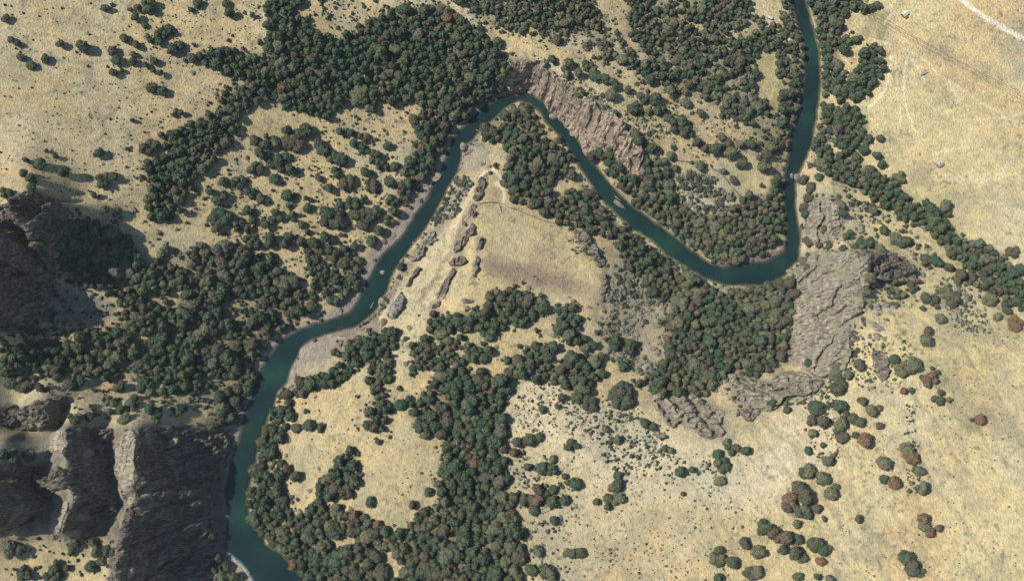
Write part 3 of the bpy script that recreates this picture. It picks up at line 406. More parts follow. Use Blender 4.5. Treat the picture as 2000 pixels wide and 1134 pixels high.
# ground
g = NT('dry ground'); at = g.n('ShaderNodeAttribute', attribute_name='Col').outputs['Color']
v1 = mapping(g, (.8, .3, .5), (0, 0, math.radians(25)))
n1 = g.noise(1.0, 5, v1, .65); n2 = g.noise(.09, 5, None, .65); n3 = g.noise(.9, 3, None, .7)
c = g.mix(1.0, at, g.ramp(n1, [(.27, (.46, .45, .42)), (.5, (1, 1, 1)), (.74, (1.4, 1.39, 1.36))]), 'MULTIPLY')
c = g.mix(1.0, c, g.ramp(n2, [(.3, (.74, .76, .78)), (.52, (1, 1, 1)), (.72, (1.18, 1.1, .95))]), 'MULTIPLY')
c = g.mix(1.0, c, g.ramp(n3, [(.2, (.50, .52, .5)), (.42, (1, 1, 1)), (.8, (1.1, 1.1, 1.1))]), 'MULTIPLY')
g.l(c, g.b.inputs['Base Color']); g.bump(g.noise(.7, 4, None, .7), .7, 1.2); M_GROUND = g.m
# rocks
def rockmat(name, dark, mid, lite, ang, extra=None):
    r = NT(name); v = mapping(r, (.05, .05, .22), ang); s1 = r.noise(1.0, 6, v, .7)
    v2 = mapping(r, (.10, .7, .25), ang); s2 = r.noise(1.0, 4, v2, .7); s3 = r.noise(.28, 6, None, .75)
    c = r.ramp(s1, [(.25, dark), (.5, mid), (.75, lite)])
    c = r.mix(1.0, c, r.ramp(s2, [(.36, (.34, .34, .36)), (.5, (1, 1, 1)), (.66, (1.38, 1.36, 1.28))]), 'MULTIPLY')  # strata streaks, also darkened to carry the shade of crevices
    c = r.mix(1.0, c, r.ramp(s3, [(.3, (.62, .61, .6)), (.5, (1, 1, 1)), (.7, (1.2, 1.19, 1.15))]), 'MULTIPLY')
    if extra: c = r.mix(r.ramp(r.noise(.06, 4), [(.5, (0, 0, 0)), (.66, (.7, .7, .7))]), c, extra)
    r.l(c, r.b.inputs['Base Color'])
    h = r.mix(.5, s2, s3); r.bump(h, 1.0, 2.2); return r.m
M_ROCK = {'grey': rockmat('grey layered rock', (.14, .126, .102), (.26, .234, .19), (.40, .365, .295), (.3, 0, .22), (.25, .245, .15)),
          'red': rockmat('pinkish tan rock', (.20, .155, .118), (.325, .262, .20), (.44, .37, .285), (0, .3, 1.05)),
          'dark': rockmat('shade darkened brown rock', (.075, .067, .059), (.132, .118, .100), (.29, .262, .212), (0, .3, .25))}  # 'dark': brown rock with the shade of the cliffs deepened in its colour
M_ROCK['slab'] = rockmat('sunlight tinted rock', (.18, .158, .12), (.29, .26, .20), (.39, .355, .28), (0, 0, 1.5))  # lighter copy of the cliff rock, sunlight put into its colour
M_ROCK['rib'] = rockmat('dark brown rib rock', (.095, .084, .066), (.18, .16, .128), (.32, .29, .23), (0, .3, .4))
M_STONE = rockmat('loose stone', (.15, .14, .13), (.25, .235, .215), (.34, .315, .28), (0, .4, .3))
# foliage
def leafmat(name, cols, src):
    r = NT(name)
    if src == 'object':
        oi = r.n('ShaderNodeObjectInfo'); rnd = oi.outputs['Random']
    else: rnd = r.n('ShaderNodeAttribute', attribute_name='tint').outputs['Fac']
    k = len(cols); c = r.ramp(rnd, [(i / (k - 1) if k > 1 else 0, col) for i, col in enumerate(cols)])
    c = r.mix(1.0, c, r.ramp(r.noise(.55, 3, None, .7), [(.3, (.72, .74, .74)), (.5, (1, 1, 1)), (.72, (1.35, 1.32, 1.2))]), 'MULTIPLY')
    r.l(c, r.b.inputs['Base Color']); r.b.inputs['Specular IOR Level'].default_value = .05; return r.m
CG = [(.050, .092, .062), (.092, .108, .056), (.058, .086, .056), (.074, .102, .062), (.062, .094, .064), (.084, .100, .058), (.068, .096, .060), (.088, .098, .066), (.060, .090, .060)]
CB = [(.100, .094, .066), (.092, .090, .064), (.118, .098, .072), (.098, .096, .072), (.088, .088, .060)]
CPL = [(.128, .138, .080), (.138, .142, .090), (.114, .132, .090), (.146, .146, .080), (.122, .128, .096)]
CR = [(.165, .112, .078), (.175, .110, .074), (.145, .105, .072)]
CS = [(.060, .082, .056), (.078, .094, .070), (.058, .078, .060), (.092, .094, .064)]
M_BARK = NT('bark'); M_BARK.b.inputs['Base Color'].default_value = (.085, .065, .05, 1)
M_BARK.l(M_BARK.ramp(M_BARK.noise(2.0), [(.3, (.05, .04, .03)), (.7, (.12, .095, .07))]), M_BARK.b.inputs['Base Color']); M_BARK = M_BARK.m
def plain(name, col, rough=.8, var=.25, sc=1.2):
    r = NT(name); r.b.inputs['Roughness'].default_value = rough
    r.l(r.ramp(r.noise(sc, 4), [(.3, tuple(c * (1 - var) for c in col)), (.7, tuple(min(1, c * (1 + var)) for c in col))]), r.b.inputs['Base Color']); return r.m
# ------------------------------------------------------------------ terrain object
ex = np.array([-2500., -1900, -1300, -950, -750]); xs = np.concatenate([ex, gx, -ex[::-1]]); ys = np.concatenate([np.array([-2500., -1500, -900, -500, -330]), gy, np.array([680., 900, 1300, 1900, 2500])])
Hp = np.pad(H, 5, mode='edge'); Cp = np.pad(C, ((5, 5), (5, 5), (0, 0)), mode='edge')
VX, VY = np.meshgrid(xs, ys); idx = np.arange(VX.size).reshape(VX.shape)
fq = np.stack([idx[:-1, :-1], idx[:-1, 1:], idx[1:, 1:], idx[1:, :-1]], -1).reshape(-1, 4)
cc = np.concatenate([Cp.reshape(-1, 3), np.ones((VX.size, 1))], 1)
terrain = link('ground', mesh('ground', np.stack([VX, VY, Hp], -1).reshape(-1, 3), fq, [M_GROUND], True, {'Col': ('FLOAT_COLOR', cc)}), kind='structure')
# ------------------------------------------------------------------ water
w = NT('river water'); w.b.inputs['Roughness'].default_value = .12; w.b.inputs['Specular IOR Level'].default_value = .25
da = w.n('ShaderNodeAttribute', attribute_name='depth').outputs['Fac']; fo = w.n('ShaderNodeAttribute', attribute_name='foam').outputs['Fac']
wc = w.ramp(w.noise(.022, 5), [(.30, (.0065, .018, .022)), (.48, (.0085, .027, .026)), (.64, (.013, .046, .033))])
fm = w.n('ShaderNodeMath', {0: fo, 1: w.ramp(w.noise(.45, 4, None, .7), [(.38, (0, 0, 0)), (.55, (1, 1, 1))])}, operation='MULTIPLY').outputs[0]
wc = w.mix(fm, wc, (.55, .60, .60)); w.l(wc, w.b.inputs['Base Color'])
w.bump(w.noise(.35, 4, None, .6), .25, .4)
al = w.n('ShaderNodeMapRange', {'Value': da, 1: .05, 2: 1.5, 3: .25, 4: .985}).outputs[0]
tr = w.n('ShaderNodeBsdfTransparent'); mx = w.n('ShaderNodeMixShader', {0: al, 1: tr.outputs[0], 2: w.b.outputs[0]}); w.l(mx.outputs[0], w.out.inputs['Surface'])
wm = blur(ins.astype(float), 2.0) > .02
jj, ii = np.nonzero(wm[:-1, :-1] | wm[1:, :-1] | wm[:-1, 1:] | wm[1:, 1:]); gi = np.arange(NX * NY).reshape(NY, NX)
q = np.stack([gi[jj, ii], gi[jj, ii + 1], gi[jj + 1, ii + 1], gi[jj + 1, ii]], -1); used, inv = np.unique(q, return_inverse=True); q = inv.reshape(q.shape)
ux, uy = GX.ravel()[used], GY.ravel()[used]; fpx, fpy = proj(ux, uy, 0 * ux)
foam = 1 - ss(0, 7, segdist(fpx, fpy, P("443,1083 455,1092 468,1102 482,1120 492,1140")))
water = link('river_water', mesh('river_water', np.stack([ux, uy, 0 * ux], -1), q, [w.m], True, {'depth': ('FLOAT', DEPTH.ravel()[used]), 'foam': ('FLOAT', foam)}), kind='structure')
# ------------------------------------------------------------------ cliffs: jagged rock shells
LAB = {
 'red cliff': ('cliff', 'long pinkish tan cliff dropping into the top of the upper river bend', 'cliff'),
 'bright cliff': ('cliff', 'tall sunlit grey cliff above the great wood in the lower bend', 'cliff'),
 'dark wall': ('cliff', 'short dark rock wall running off the back of the tall sunlit cliff', 'cliff'),
 'small cliff': ('cliff', 'small grey cliff beside the narrow straight reach of the river', 'cliff'),
 'south outcrop': ('rock_outcrop', 'broad grey brown outcrop standing on the pale slope south of the wood', 'rock outcrop'),
 'long outcrop': ('rock_outcrop', 'long layered grey outcrop at the lower end of the sunlit cliff', 'rock outcrop'),
 'rib': ('rock_outcrop', 'slanting dark rock rib on the hillside above the bottom left cliffs', 'rock outcrop'),
 'block one': ('rock_outcrop', 'broad dark rock block, upper of two behind the shaded cliff', 'rock outcrop'),
 'block two': ('rock_outcrop', 'broad dark rock block, lower of two behind the shaded cliff', 'rock outcrop'),
 'massif': ('cliff', 'huge shaded cliff rising straight from the lower river', 'cliff'),
 'left cliff': ('cliff', 'tall shaded cliff with a bright rim at the left edge of the photo', 'cliff'),
 'pale slab': ('cliff', 'narrow slab painted sunlit forming the crest of the huge shaded cliff', 'cliff'),
 'upper face': ('cliff', 'rock face painted sunlit on the left end of the upper dark block', 'cliff'),
 'lower face': ('cliff', 'rock face painted sunlit on the left end of the lower dark block', 'cliff'),
 'back wall': ('cliff', 'shaded rock face at the left edge beside the two dark blocks', 'cliff'),
}
CREV = {'bright cliff': "1672,618 1645,645 1612,688 1594,716|1642,556 1622,600 1598,622|1600,500 1590,530 1566,545|1660,560 1640,575", 'red cliff': "1068,128 1077,158 1071,180 1061,202|1086,145 1092,165 1084,192 1073,218|1046,128 1032,148 1010,162|1110,168 1102,198 1086,226|1160,215 1150,250|1200,250 1185,290",
 'south outcrop': "1338,772 1368,808 1404,846|1288,785 1312,824|1300,775 1330,800", 'long outcrop': "1445,742 1500,768 1565,760|1470,735 1520,750 1560,745", 'massif': "285,884 340,872 405,850|275,965 340,945 425,930|258,1062 320,1040 410,1010|300,1110 380,1080 430,1040|285,920 345,905 415,880|262,1000 330,985 420,965|290,1120 350,1105 425,1070|300,840 330,858", 'left cliff': "15,500 60,480 105,472|-5,585 60,562 112,560|10,640 60,610 108,590", 'small cliff': "1600,385 1610,430 1600,470"}
def shell(key, poly, kd, step=.95):
    thin = kd == 'rib'; step = .6 if thin else step
    pw = dens(poly + [poly[0]], 6)[:-1]; hx, hy, hz = hit([p[0] for p in pw], [p[1] for p in pw])
    # hits on the far side of a crest would tear the outline: keep the photo order, it is only an outline
    a, b = hx.min() - 4, hx.max() + 4; c_, d_ = hy.min() - 4, hy.max() + 4
    xs_ = np.arange(a, b, step); ys_ = np.arange(c_, d_, step); X, Y = np.meshgrid(xs_, ys_); Z = Hq(X, Y)
    qx, qy = proj(X, Y, Z); jk = 5 if thin else 7; jx = jk * fbm(X / 5, Y / 5, 90, 3) + (0 if thin else 12) * fbm(X / 17, Y / 17, 99, 3); jy = jk * fbm(X / 5, Y / 5, 91, 3) + (0 if thin else 12) * fbm(X / 17, Y / 17, 89, 3)
    m = inpoly(qx + jx, qy + jy, poly); mb = blur(m.astype(float), (.9 if thin else 2.2) / step)
    edge = ss(.42, .8, mb)
    st = (X * .55 - Y * .35 + Z * .9) + 5 * fbm(X / 14, Y / 14, 92, 3)
    amp = {'grey': 1.0, 'red': 1.1, 'dark': 1.2, 'rib': .75, 'slab': .42}[kd] * (.8 if key == 'massif' else 1)
    if kd == 'grey': st = (.2 * X - .85 * Y + .3 * Z) + 6 * fbm(X / 16, Y / 16, 92, 3)
    if kd == 'dark': st = (-.3 * X + .9 * Y + .25 * Z) + 6 * fbm(X / 16, Y / 16, 92, 3)
    if kd == 'red': st = (X * .9 - Y * .5) + 5 * fbm(X / 14, Y / 14, 92, 3)
    saw = lambda t: np.abs(((t) % 1.0) ** 1.7 - .3)
    rid = 1 - np.abs(fbm(X / 9, Y / 9, 93, 4)) * 2
    D = amp * ((2.6 if kd == 'red' else 5.2) * saw(st / 13) + 2.6 * saw(st / 4.6 + .3) + 4.6 * fbm(X / 18, Y / 18, 94, 4) + 2.6 * rid + 1.1 * fbm(X / 3.2, Y / 3.2, 95, 3))
    blk = vn(X / 5.5 + 1.4 * vn(X / 9, Y / 9, 7), Y / 5.5 + 1.4 * vn(X / 9, Y / 9, 8), 96); D += amp * 1.5 * np.round(blk * 2.2) / 2.2
    for cr in CREV.get(key, '').split('|'):
        if cr: dd = segdist(qx + .6 * jx, qy + .6 * jy, P(cr)); D = D - 6.5 * np.exp(-(dd / 4.5) ** 2) + 2.5 * np.exp(-((dd - 12) / 6) ** 2)
    if thin: Z2 = Z - .8 + edge * (1.5 + np.maximum(D, -1.2))
    else: Z2 = Z - 1.8 + edge * (2.4 + np.maximum(D, -1.6))
    jm = .5 if thin else 1.1; X2 = X + edge * jm * fbm(X / 4, Z2 / 4, 97, 2); Y2 = Y + edge * jm * fbm(Y / 4, Z2 / 4, 98, 2)
    keep = mb > .08; gi = np.arange(X.size).reshape(X.shape)
    j, i = np.nonzero(keep[:-1, :-1] & keep[1:, :-1] & keep[:-1, 1:] & keep[1:, 1:])
    q = np.stack([gi[j, i], gi[j, i + 1], gi[j + 1, i + 1], gi[j + 1, i]], -1)
    # keep the largest connected set only
    lab = np.zeros(X.shape, int); todo = np.zeros(X.shape, bool); todo[j, i] = True; best = (0, None); n = 0
    while todo.any():
        n += 1; s0 = tuple(np.argwhere(todo)[0]); stack = [s0]; todo[s0] = False; cnt = 0
        while stack:
            a_, b_ = stack.pop(); lab[a_, b_] = n; cnt += 1
            for u, v in ((a_ + 1, b_), (a_ - 1, b_), (a_, b_ + 1), (a_, b_ - 1)):
                if 0 <= u < X.shape[0] and 0 <= v < X.shape[1] and todo[u, v]: todo[u, v] = False; stack.append((u, v))
        if cnt > best[0]: best = (cnt, n)
    q = q[lab[j, i] == best[1]]
    used, inv = np.unique(q, return_inverse=True); q = inv.reshape(q.shape)
    V = np.stack([X2, Y2, Z2], -1).reshape(-1, 3)[used]
    nm, lb, ct = LAB[key]; o0 = V.mean(0); o0[2] = V[:, 2].min()
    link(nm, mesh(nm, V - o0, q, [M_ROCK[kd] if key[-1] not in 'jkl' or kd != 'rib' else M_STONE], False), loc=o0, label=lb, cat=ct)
RIBS = '''rib a|945,345 949,360 941,385 931,396 925,390 933,365 939,348|tall dark rock rib at the top of the knoll beside the trail
rib b|926,395 931,405 919,425 908,441 901,438 906,425 916,408|brown rock rib beside the pale trail with a shorter twin on its right
rib c|930,407 935,418 931,431 924,427 926,412|short brown rib, right hand twin of the ribs beside the trail
rib d|922,435 930,440 927,455 916,463 910,476 900,481 902,465 911,450|jagged brown rib just below the twin ribs beside the trail
rib e|937,464 945,468 943,482 935,500 936,520 929,546 920,541 927,515 927,495 933,478|long thin dark rib standing alone down the middle of the knoll
rib f|886,524 894,528 881,549 869,576 856,601 842,607 850,585 865,555 876,538|long dark rib above the shaded hollow leading to the gully trees
rib g|890,504 906,499 916,511 901,521 880,521 877,512|broad jumble of brown rock in the middle of the trail slope
rib h|1118,448 1141,454 1159,474 1173,504 1183,521 1171,523 1159,506 1147,486 1129,466|long dark ribbed rock along the right edge of the grassy knoll
rib i|1181,529 1188,540 1184,566 1179,592 1171,587 1175,560|thin upright rock fin between the knoll and the grey scrub
rib j|838,450 853,452 851,470 836,483 829,473|rounded grey rock by the river, upper of two beside the trail
rib k|812,482 831,480 827,498 812,513 801,509|rounded grey rock by the river, lower of two beside the trail
rib l|783,569 792,575 786,601 770,622 751,616 759,600 772,585|broad grey ledge at the foot of the pale trail
rib m|893,470 902,472 898,492 886,498 884,488|jumbled brown rocks on the grass right of the trail
rib n|815,520 822,522 806,548 796,560 791,556 803,536|narrow brown ledge along the edge of the trail
rib o|1110,585 1128,588 1140,600 1128,604 1116,596|dark rocks scattered on the brown lower edge of the knoll
rib p|1270,835 1284,838 1300,856 1290,858 1276,846|low rock tongue trailing left of the grey brown outcrop
rib q|1358,838 1385,842 1405,850 1400,858 1370,852|flat rock lying below the grey brown outcrop
rib r|1440,800 1486,796 1482,812 1466,828 1456,818|pointed rock below the long layered outcrop
rib s|1702,683 1720,682 1734,694 1737,720 1731,742 1720,745 1710,730 1703,708|tall brown outcrop standing alone on the stony slope'''
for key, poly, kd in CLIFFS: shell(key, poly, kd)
for t in RIBS.split('\n'):
    k_, p_, l_ = t.split('|'); LAB[k_] = ('rock_outcrop', l_, 'rock outcrop'); shell(k_, P(p_), 'rib')
# ================================================================== vegetation meshes
def ico(sub):
    t = (1 + 5 ** .5) / 2
    v = [(-1, t, 0), (1, t, 0), (-1, -t, 0), (1, -t, 0), (0, -1, t), (0, 1, t), (0, -1, -t), (0, 1, -t), (t, 0, -1), (t, 0, 1), (-t, 0, -1), (-t, 0, 1)]
    f = [(0, 11, 5), (0, 5, 1), (0, 1, 7), (0, 7, 10), (0, 10, 11), (1, 5, 9), (5, 11, 4), (11, 10, 2), (10, 7, 6), (7, 1, 8), (3, 9, 4), (3, 4, 2), (3, 2, 6), (3, 6, 8), (3, 8, 9), (4, 9, 5), (2, 4, 11), (6, 2, 10), (8, 6, 7), (9, 8, 1)]
    v = [np.array(a) / np.linalg.norm(a) for a in v]
    for _ in range(sub):
        c = {}; nf = []
        def mid(a, b):
            k = (min(a, b), max(a, b))
            if k not in c: m_ = v[a] + v[b]; v.append(m_ / np.linalg.norm(m_)); c[k] = len(v) - 1
            return c[k]
        for a, b, d in f:
            ab, bd, da_ = mid(a, b), mid(b, d), mid(d, a); nf += [(a, ab, da_), (b, bd, ab), (d, da_, bd), (ab, bd, da_)]
        f = nf
    return np.array(v), np.array(f)
ICO = [ico(0), ico(1), ico(2)]
def crown(seed, nq, qs, sub, nl=7, zc=1.15, rz=1.0, z0=.12, spread=.55, lr=(.42, .62)):
    """leaf clumps on the lobes of a crown of radius 1"""
    r = np.random.default_rng(seed); lob = []
    lob.append((np.array([0, 0, zc + .25 * rz]), .62))
    for k in range(nl - 1):
        a = 6.283 * (k + r.uniform(-.3, .3)) / (nl - 1); R = spread * r.uniform(.75, 1.1); z = zc + rz * r.uniform(-.45, .35)
        lob.append((np.array([R * math.cos(a), R * math.sin(a), z]), r.uniform(*lr)))
    V, T, Q = [], [], []; n = 0
    iv, jf = ICO[sub]
    for c, s in lob:
        j = 1 + r.uniform(-.16, .16, (len(iv), 1)); V.append(c + iv * s * .86 * j * np.array([1, 1, 1.05])); T.append(jf + n); n += len(iv)
    cnt = 0
    while cnt < nq:
        c, s = lob[r.integers(len(lob))]; d = r.normal(size=3); d /= np.linalg.norm(d)
        if d[2] < -.45: continue
        p = c + d * s * r.uniform(.86, 1.10)
        if any(np.linalg.norm(p - c2) < s2 * .84 for c2, s2 in lob): continue
        nrm = d + r.normal(size=3) * .42; nrm /= np.linalg.norm(nrm); u = np.cross(nrm, r.normal(size=3)); u /= np.linalg.norm(u); w_ = np.cross(nrm, u)
        a, b = qs * r.uniform(.7, 1.35), qs * r.uniform(.5, 1.0)
        V.append(np.array([p - u * a, p - w_ * b, p + u * a * .9, p + w_ * b * 1.1])); Q.append([n, n + 1, n + 2, n + 3]); n += 4; cnt += 1
    V = np.concatenate(V); V[:, 2] = np.maximum(V[:, 2], z0 + .2 * (V[:, 2] - z0)); return V, np.concatenate(T), np.array(Q)
def tube(pts, rad, k=6):
    V = []; F = []
    for i, (p, r) in enumerate(zip(pts, rad)):
        for j in range(k): V.append((p[0] + r * math.cos(6.283 * j / k), p[1] + r * math.sin(6.283 * j / k), p[2]))
        if i:
            for j in range(k): F.append((k * (i - 1) + j, k * (i - 1) + (j + 1) % k, k * i + (j + 1) % k, k * i + j))
    return np.array(V), np.array(F)
def trunk_mesh(seed):
    r = random.Random(seed); V, F = tube([(0, 0, -.25), (.03, .02, .3), (r.uniform(-.06, .06), .05, .8), (0, 0, 1.3)], [.13, .09, .07, .03]); Vs, Fs, n = [V], [F], len(V)
    for k in range(3):
        a = r.uniform(0, 6.28); V, F = tube([(.02, .02, .35 + .15 * k), (.28 * math.cos(a), .28 * math.sin(a), .75 + .1 * k), (.5 * math.cos(a), .5 * math.sin(a), 1.1 + .1 * k)], [.05, .035, .015], 5)
        Vs.append(V); Fs.append(F + n); n += len(V)
    return mesh('trunk', np.concatenate(Vs), np.concatenate(Fs), [M_BARK], True)
TRUNKS = [trunk_mesh(i) for i in range(3)]
KINDS = {'g': ('green_tree', 'green', CG), 'b': ('brown_tree', 'brown', CB), 'p': ('pale_tree', 'olive', CPL), 'r': ('red_tree', 'red', CR)}
CROWN, LOW = {}, {}
for ki, (k, (nm, cw, cols)) in enumerate(KINDS.items()):
    m = leafmat(nm + ' foliage', cols, 'object'); CROWN[k] = []
    for s in range(7):
        V, T, Q = crown(100 * ki + s, 430, .105, 1, nl=7 + s % 4, rz=(.9 if s % 3 else 1.2), zc=(.92 if s % 3 else 1.1), spread=.5 + .04 * (s % 4)); CROWN[k].append(mesh('crown', V, [T, Q], [m], False))
for s in range(8): LOW[s] = crown(900 + s, 190, .14, 0 if s % 2 else 1, nl=6 + s % 3, rz=(.9 if s % 3 else 1.2), zc=(.92 if s % 3 else 1.1), spread=.52)
SHV = [crown(700 + s, 46, .24, 0, nl=4, zc=.42, rz=.45, z0=.0, spread=.5, lr=(.38, .55)) for s in range(6)]
M_SHRUB = [leafmat('shrub foliage', CS, 'object'), leafmat('grey scrub foliage', [(.20, .20, .155), (.225, .22, .17), (.175, .185, .14), (.235, .225, .18)], 'object'), leafmat('brown scrub foliage', CB, 'object')]
SHM = [[mesh('shrub', V, [T, Q], [m], False) for V, T, Q in SHV] for m in M_SHRUB]
# ------------------------------------------------------------------ where the trees stand
trees = []   # px, py, diameter px, kind, label info, listed
def areaname(x, y):
    if x < 520 and y < 460: return 'on the dry hillside above the left cliff'
    if x < 520 and y < 830 and y > 640 and x > 0 and x < 330: return 'on the slope above the bottom left cliffs'
    if x < 520 and y >= 730: return 'among the bottom left cliffs'
    if x < 820 and y < 640: return 'on the scrubby slope left of the river'
    if 1040 < x < 1510 and y < 370: return 'on the slope behind the pinkish cliff'
    if x > 1510 and y < 380: return 'beside the pale field above the tree line'
    if x > 1510 and y < 640: return 'on the brushy slope behind the sunlit cliff'
    if x > 1490 and y < 800: return 'on the stony slope right of the sunlit cliff'
    if x > 1490 and y < 1000: return 'on the big pale hill below the sunlit cliff'
    if x > 1380 and y >= 1000: return 'near the lower right edge of the pale hill'
    if x > 1140 and y > 800: return 'on the streaky pale slope below the grey outcrop'
    if x > 1000 and y > 820: return 'at the edge of the long southern wood'
    if x > 1060: return 'on the open ground below the grey scrub'
    return 'on the grassy spur above the river'
for tkn in TREES.split():
    a, b, c = tkn.split(','); a, b, dd, kk = float(a), float(b), float(c[:-1]), c[-1]
    if dd < 25 or (a > 1480 and b > 640 and dd < 32): trees.append([a, b, dd, kk, areaname(a, b), True]); continue
    rq = random.Random(int(a * 7 + b)); n_ = 3 if dd < 30 else (4 if dd < 38 else 6); ph = rq.uniform(0, 6.28)
    for q in range(n_):      # a clump of several trees
        an = ph + 6.283 * q / n_ + rq.uniform(-.4, .4); rad_ = dd * rq.uniform(.22, .36); trees.append([a + rad_ * math.cos(an), b + .8 * rad_ * math.sin(an), dd * rq.uniform(.42, .66), kk if rq.random() < .75 else rq.choice('gbp'), areaname(a, b), True])
lx = np.array([t[0] for t in trees]); ly = np.array([t[1] for t in trees]); lr_ = np.array([t[2] for t in trees])
rr = random.Random(11)
for r in REG:
    xs_ = [p[0] for p in r['poly']]; ys_ = [p[1] for p in r['poly']]; A = (max(xs_) - min(xs_)) * (max(ys_) - min(ys_)); mean = (r['lo'] + r['hi']) / 2
    n = int(A / (mean * mean) * 20); cand = np.stack([RNG.uniform(min(xs_), max(xs_), n), RNG.uniform(min(ys_), max(ys_), n)], -1)
    ok = inpoly(cand[:, 0] + 16 * fbm(cand[:, 0] / 18, cand[:, 1] / 18, 3, 3), cand[:, 1] + 16 * fbm(cand[:, 0] / 18, cand[:, 1] / 18, 4, 3), r['poly'])
    for c in CLEAR: ok &= ~inpoly(cand[:, 0], cand[:, 1], c)
    th = 1.0 - r['cov']; ns = .5 + .75 * fbm(cand[:, 0] / 34, cand[:, 1] / 34, 21, 4)
    ok &= (ns > th * .95)
    ok &= ~inpoly(cand[:, 0], cand[:, 1], RL + RR[::-1])
    cand = cand[ok]; acc = []
    tot = sum(r['mix']); kx = []
    for x, y in cand:
        d = rr.triangular(r['lo'] * .55, r['hi'] * 1.12, r['lo'] * .8 + r['hi'] * .2)
        if acc:
            q = np.array(acc); dd = np.hypot(q[:, 0] - x, q[:, 1] - y)
            if (dd < .5 * .62 * (d + q[:, 2])).any(): continue
        if (np.hypot(lx - x, ly - y) < .40 * (d + lr_)).any(): continue
        acc.append((x, y, d)); u = rr.random() + .55 * float(fbm(np.array(x / 50), np.array(y / 50), 33, 2)); k = 'g' if u < r['mix'][0] else ('b' if u < r['mix'][0] + r['mix'][1] else 'p')
        if k == 'b' and rr.random() < .04: k = 'r'
        trees.append([x, y, d, k, 'in ' + r['where'], False])
shr = []
for poly, n, lo, hi, wts in SCRUB:
    n = int(n * 1.7)
    xs_ = [p[0] for p in poly]; ys_ = [p[1] for p in poly]; k = 0; g_ = 0
    while k < n and g_ < 20 * n:
        g_ += 1; x, y = rr.uniform(min(xs_), max(xs_)), rr.uniform(min(ys_), max(ys_))
        if not inpoly(x, y, poly): continue
        if .5 + .6 * float(fbm(np.array(x / 30), np.array(y / 30), 44, 2)) < rr.random() * .75: continue
        d = lo + (hi - lo) * rr.random() ** 2.6; u = rr.random(); shr.append((x, y, d, 0 if u < wts[0] else (1 if u < wts[0] + wts[1] else 2))); k += 1
for bank_, sg in ((RL, -1), (RR, 1)):      # brush along both banks
    bd = dens(bank_, 3)
    for (x, y), (x2, y2) in zip(bd[:-1], bd[1:]):
        if not (0 < x < 2000 and 0 < y < 1134): continue
        wide = sg < 0 and y > 180 and x < 1000
        if rr.random() < (.12 if wide else .45):
            L_ = math.hypot(x2 - x, y2 - y) + 1e-6; o_ = rr.uniform(1, 7) * sg; nx_, ny_ = -(y2 - y) / L_, (x2 - x) / L_
            shr.append((x - nx_ * o_, y - ny_ * o_, rr.uniform(3, 9), 0 if rr.random() < .7 else 1))
fx, fy = RNG.uniform(0, 2000, 40000), RNG.uniform(0, 1134, 40000); ina = np.zeros(40000, bool); nr = np.full(40000, 99.0)
for r in REG:
    ina |= inpoly(fx, fy, r['poly'])
    bb = [(min(p[0] for p in r['poly']) - 40, max(p[0] for p in r['poly']) + 40), (min(p[1] for p in r['poly']) - 40, max(p[1] for p in r['poly']) + 40)]
    s_ = np.nonzero((fx > bb[0][0]) & (fx < bb[0][1]) & (fy > bb[1][0]) & (fy < bb[1][1]))[0]; nr[s_] = np.minimum(nr[s_], segdist(fx[s_], fy[s_], r['poly'], True))
okf = (~ina) & (RNG.uniform(0, 1, 40000) < .62 * np.exp(-nr / 12)) & (fbm(fx / 25, fy / 25, 77, 3) > -.12) & (~inpoly(fx, fy, RL + RR[::-1])) & (~inpoly(fx, fy, CLIFFS[1][1])) & (fx < 1705) & ~((fx > 1470) & (fy < 230) & (fx < 1525))
for x, y in zip(fx[okf], fy[okf]): u = rr.random(); shr.append((x, y, 3 + 9 * rr.random() ** 1.9, 0 if u < .62 else (1 if u < .9 else 2)))
def place(px, py, d, hk):
    """base point and crown radius (m) of a plant whose crown is seen at px,py with diameter d pixels"""
    px, py, d = map(np.asarray, (px, py, d)); rad0 = d * .5 * .52
    x, y, z = hit(px, py, rad0 * hk); s = (CAMH - z) / .985 / FPX
    return x, y, Hq(x, y), d * .5 * s
tx, ty, tz, tr_ = place([t[0] for t in trees], [t[1] for t in trees], [t[2] for t in trees], 1.1)
keep_ = Hq(tx, ty) > .2
ORD = 'first second third fourth fifth sixth seventh eighth ninth tenth eleventh twelfth thirteenth fourteenth fifteenth sixteenth seventeenth eighteenth nineteenth twentieth'.split()
TENS = {2: 'twenty', 3: 'thirty', 4: 'forty', 5: 'fifty', 6: 'sixty'}
def ordw(n):
    if n <= 20: return ORD[n - 1]
    t, u = divmod(n, 10); return TENS[t] + ('-' + ORD[u - 1] if u else '') if u else TENS[t][:-1] + 'ieth'
SIZE = lambda d: 'big ' if d >= 26 else ('small ' if d < 16 else '')
singles, rest = {k: [] for k in KINDS}, []
for k in KINDS:
    ids = [i for i, t in enumerate(trees) if t[3] == k and keep_[i]]
    inside = [i for i in ids if -5 < trees[i][0] < 2005 and -5 < trees[i][1] < 1139]; out = [i for i in ids if i not in set(inside)]
    inside.sort(key=lambda i: (not trees[i][5], -trees[i][2])); singles[k] = inside[:300]; rest += inside[300:] + out
lab = {}
byarea = {}
for k in KINDS:
    for i in singles[k]:
        t = trees[i]
        if t[5]: byarea.setdefault((KINDS[k][1], SIZE(t[2]), t[4]), []).append(i)
        else: lab[i] = (f'{KINDS[k][1]} round-crowned tree {t[4]}', f'{KINDS[k][1]} trees {t[4]}')
for (cw, sz, ar), ids in byarea.items():
    ids.sort(key=lambda i: trees[i][0])
    for n, i in enumerate(ids):
        lab[i] = ((f'the only {sz}{cw} tree {ar}' if len(ids) == 1 else f'{sz}{cw} tree {ar}, {ordw(n + 1)} from the left'), f'scattered trees {ar}')
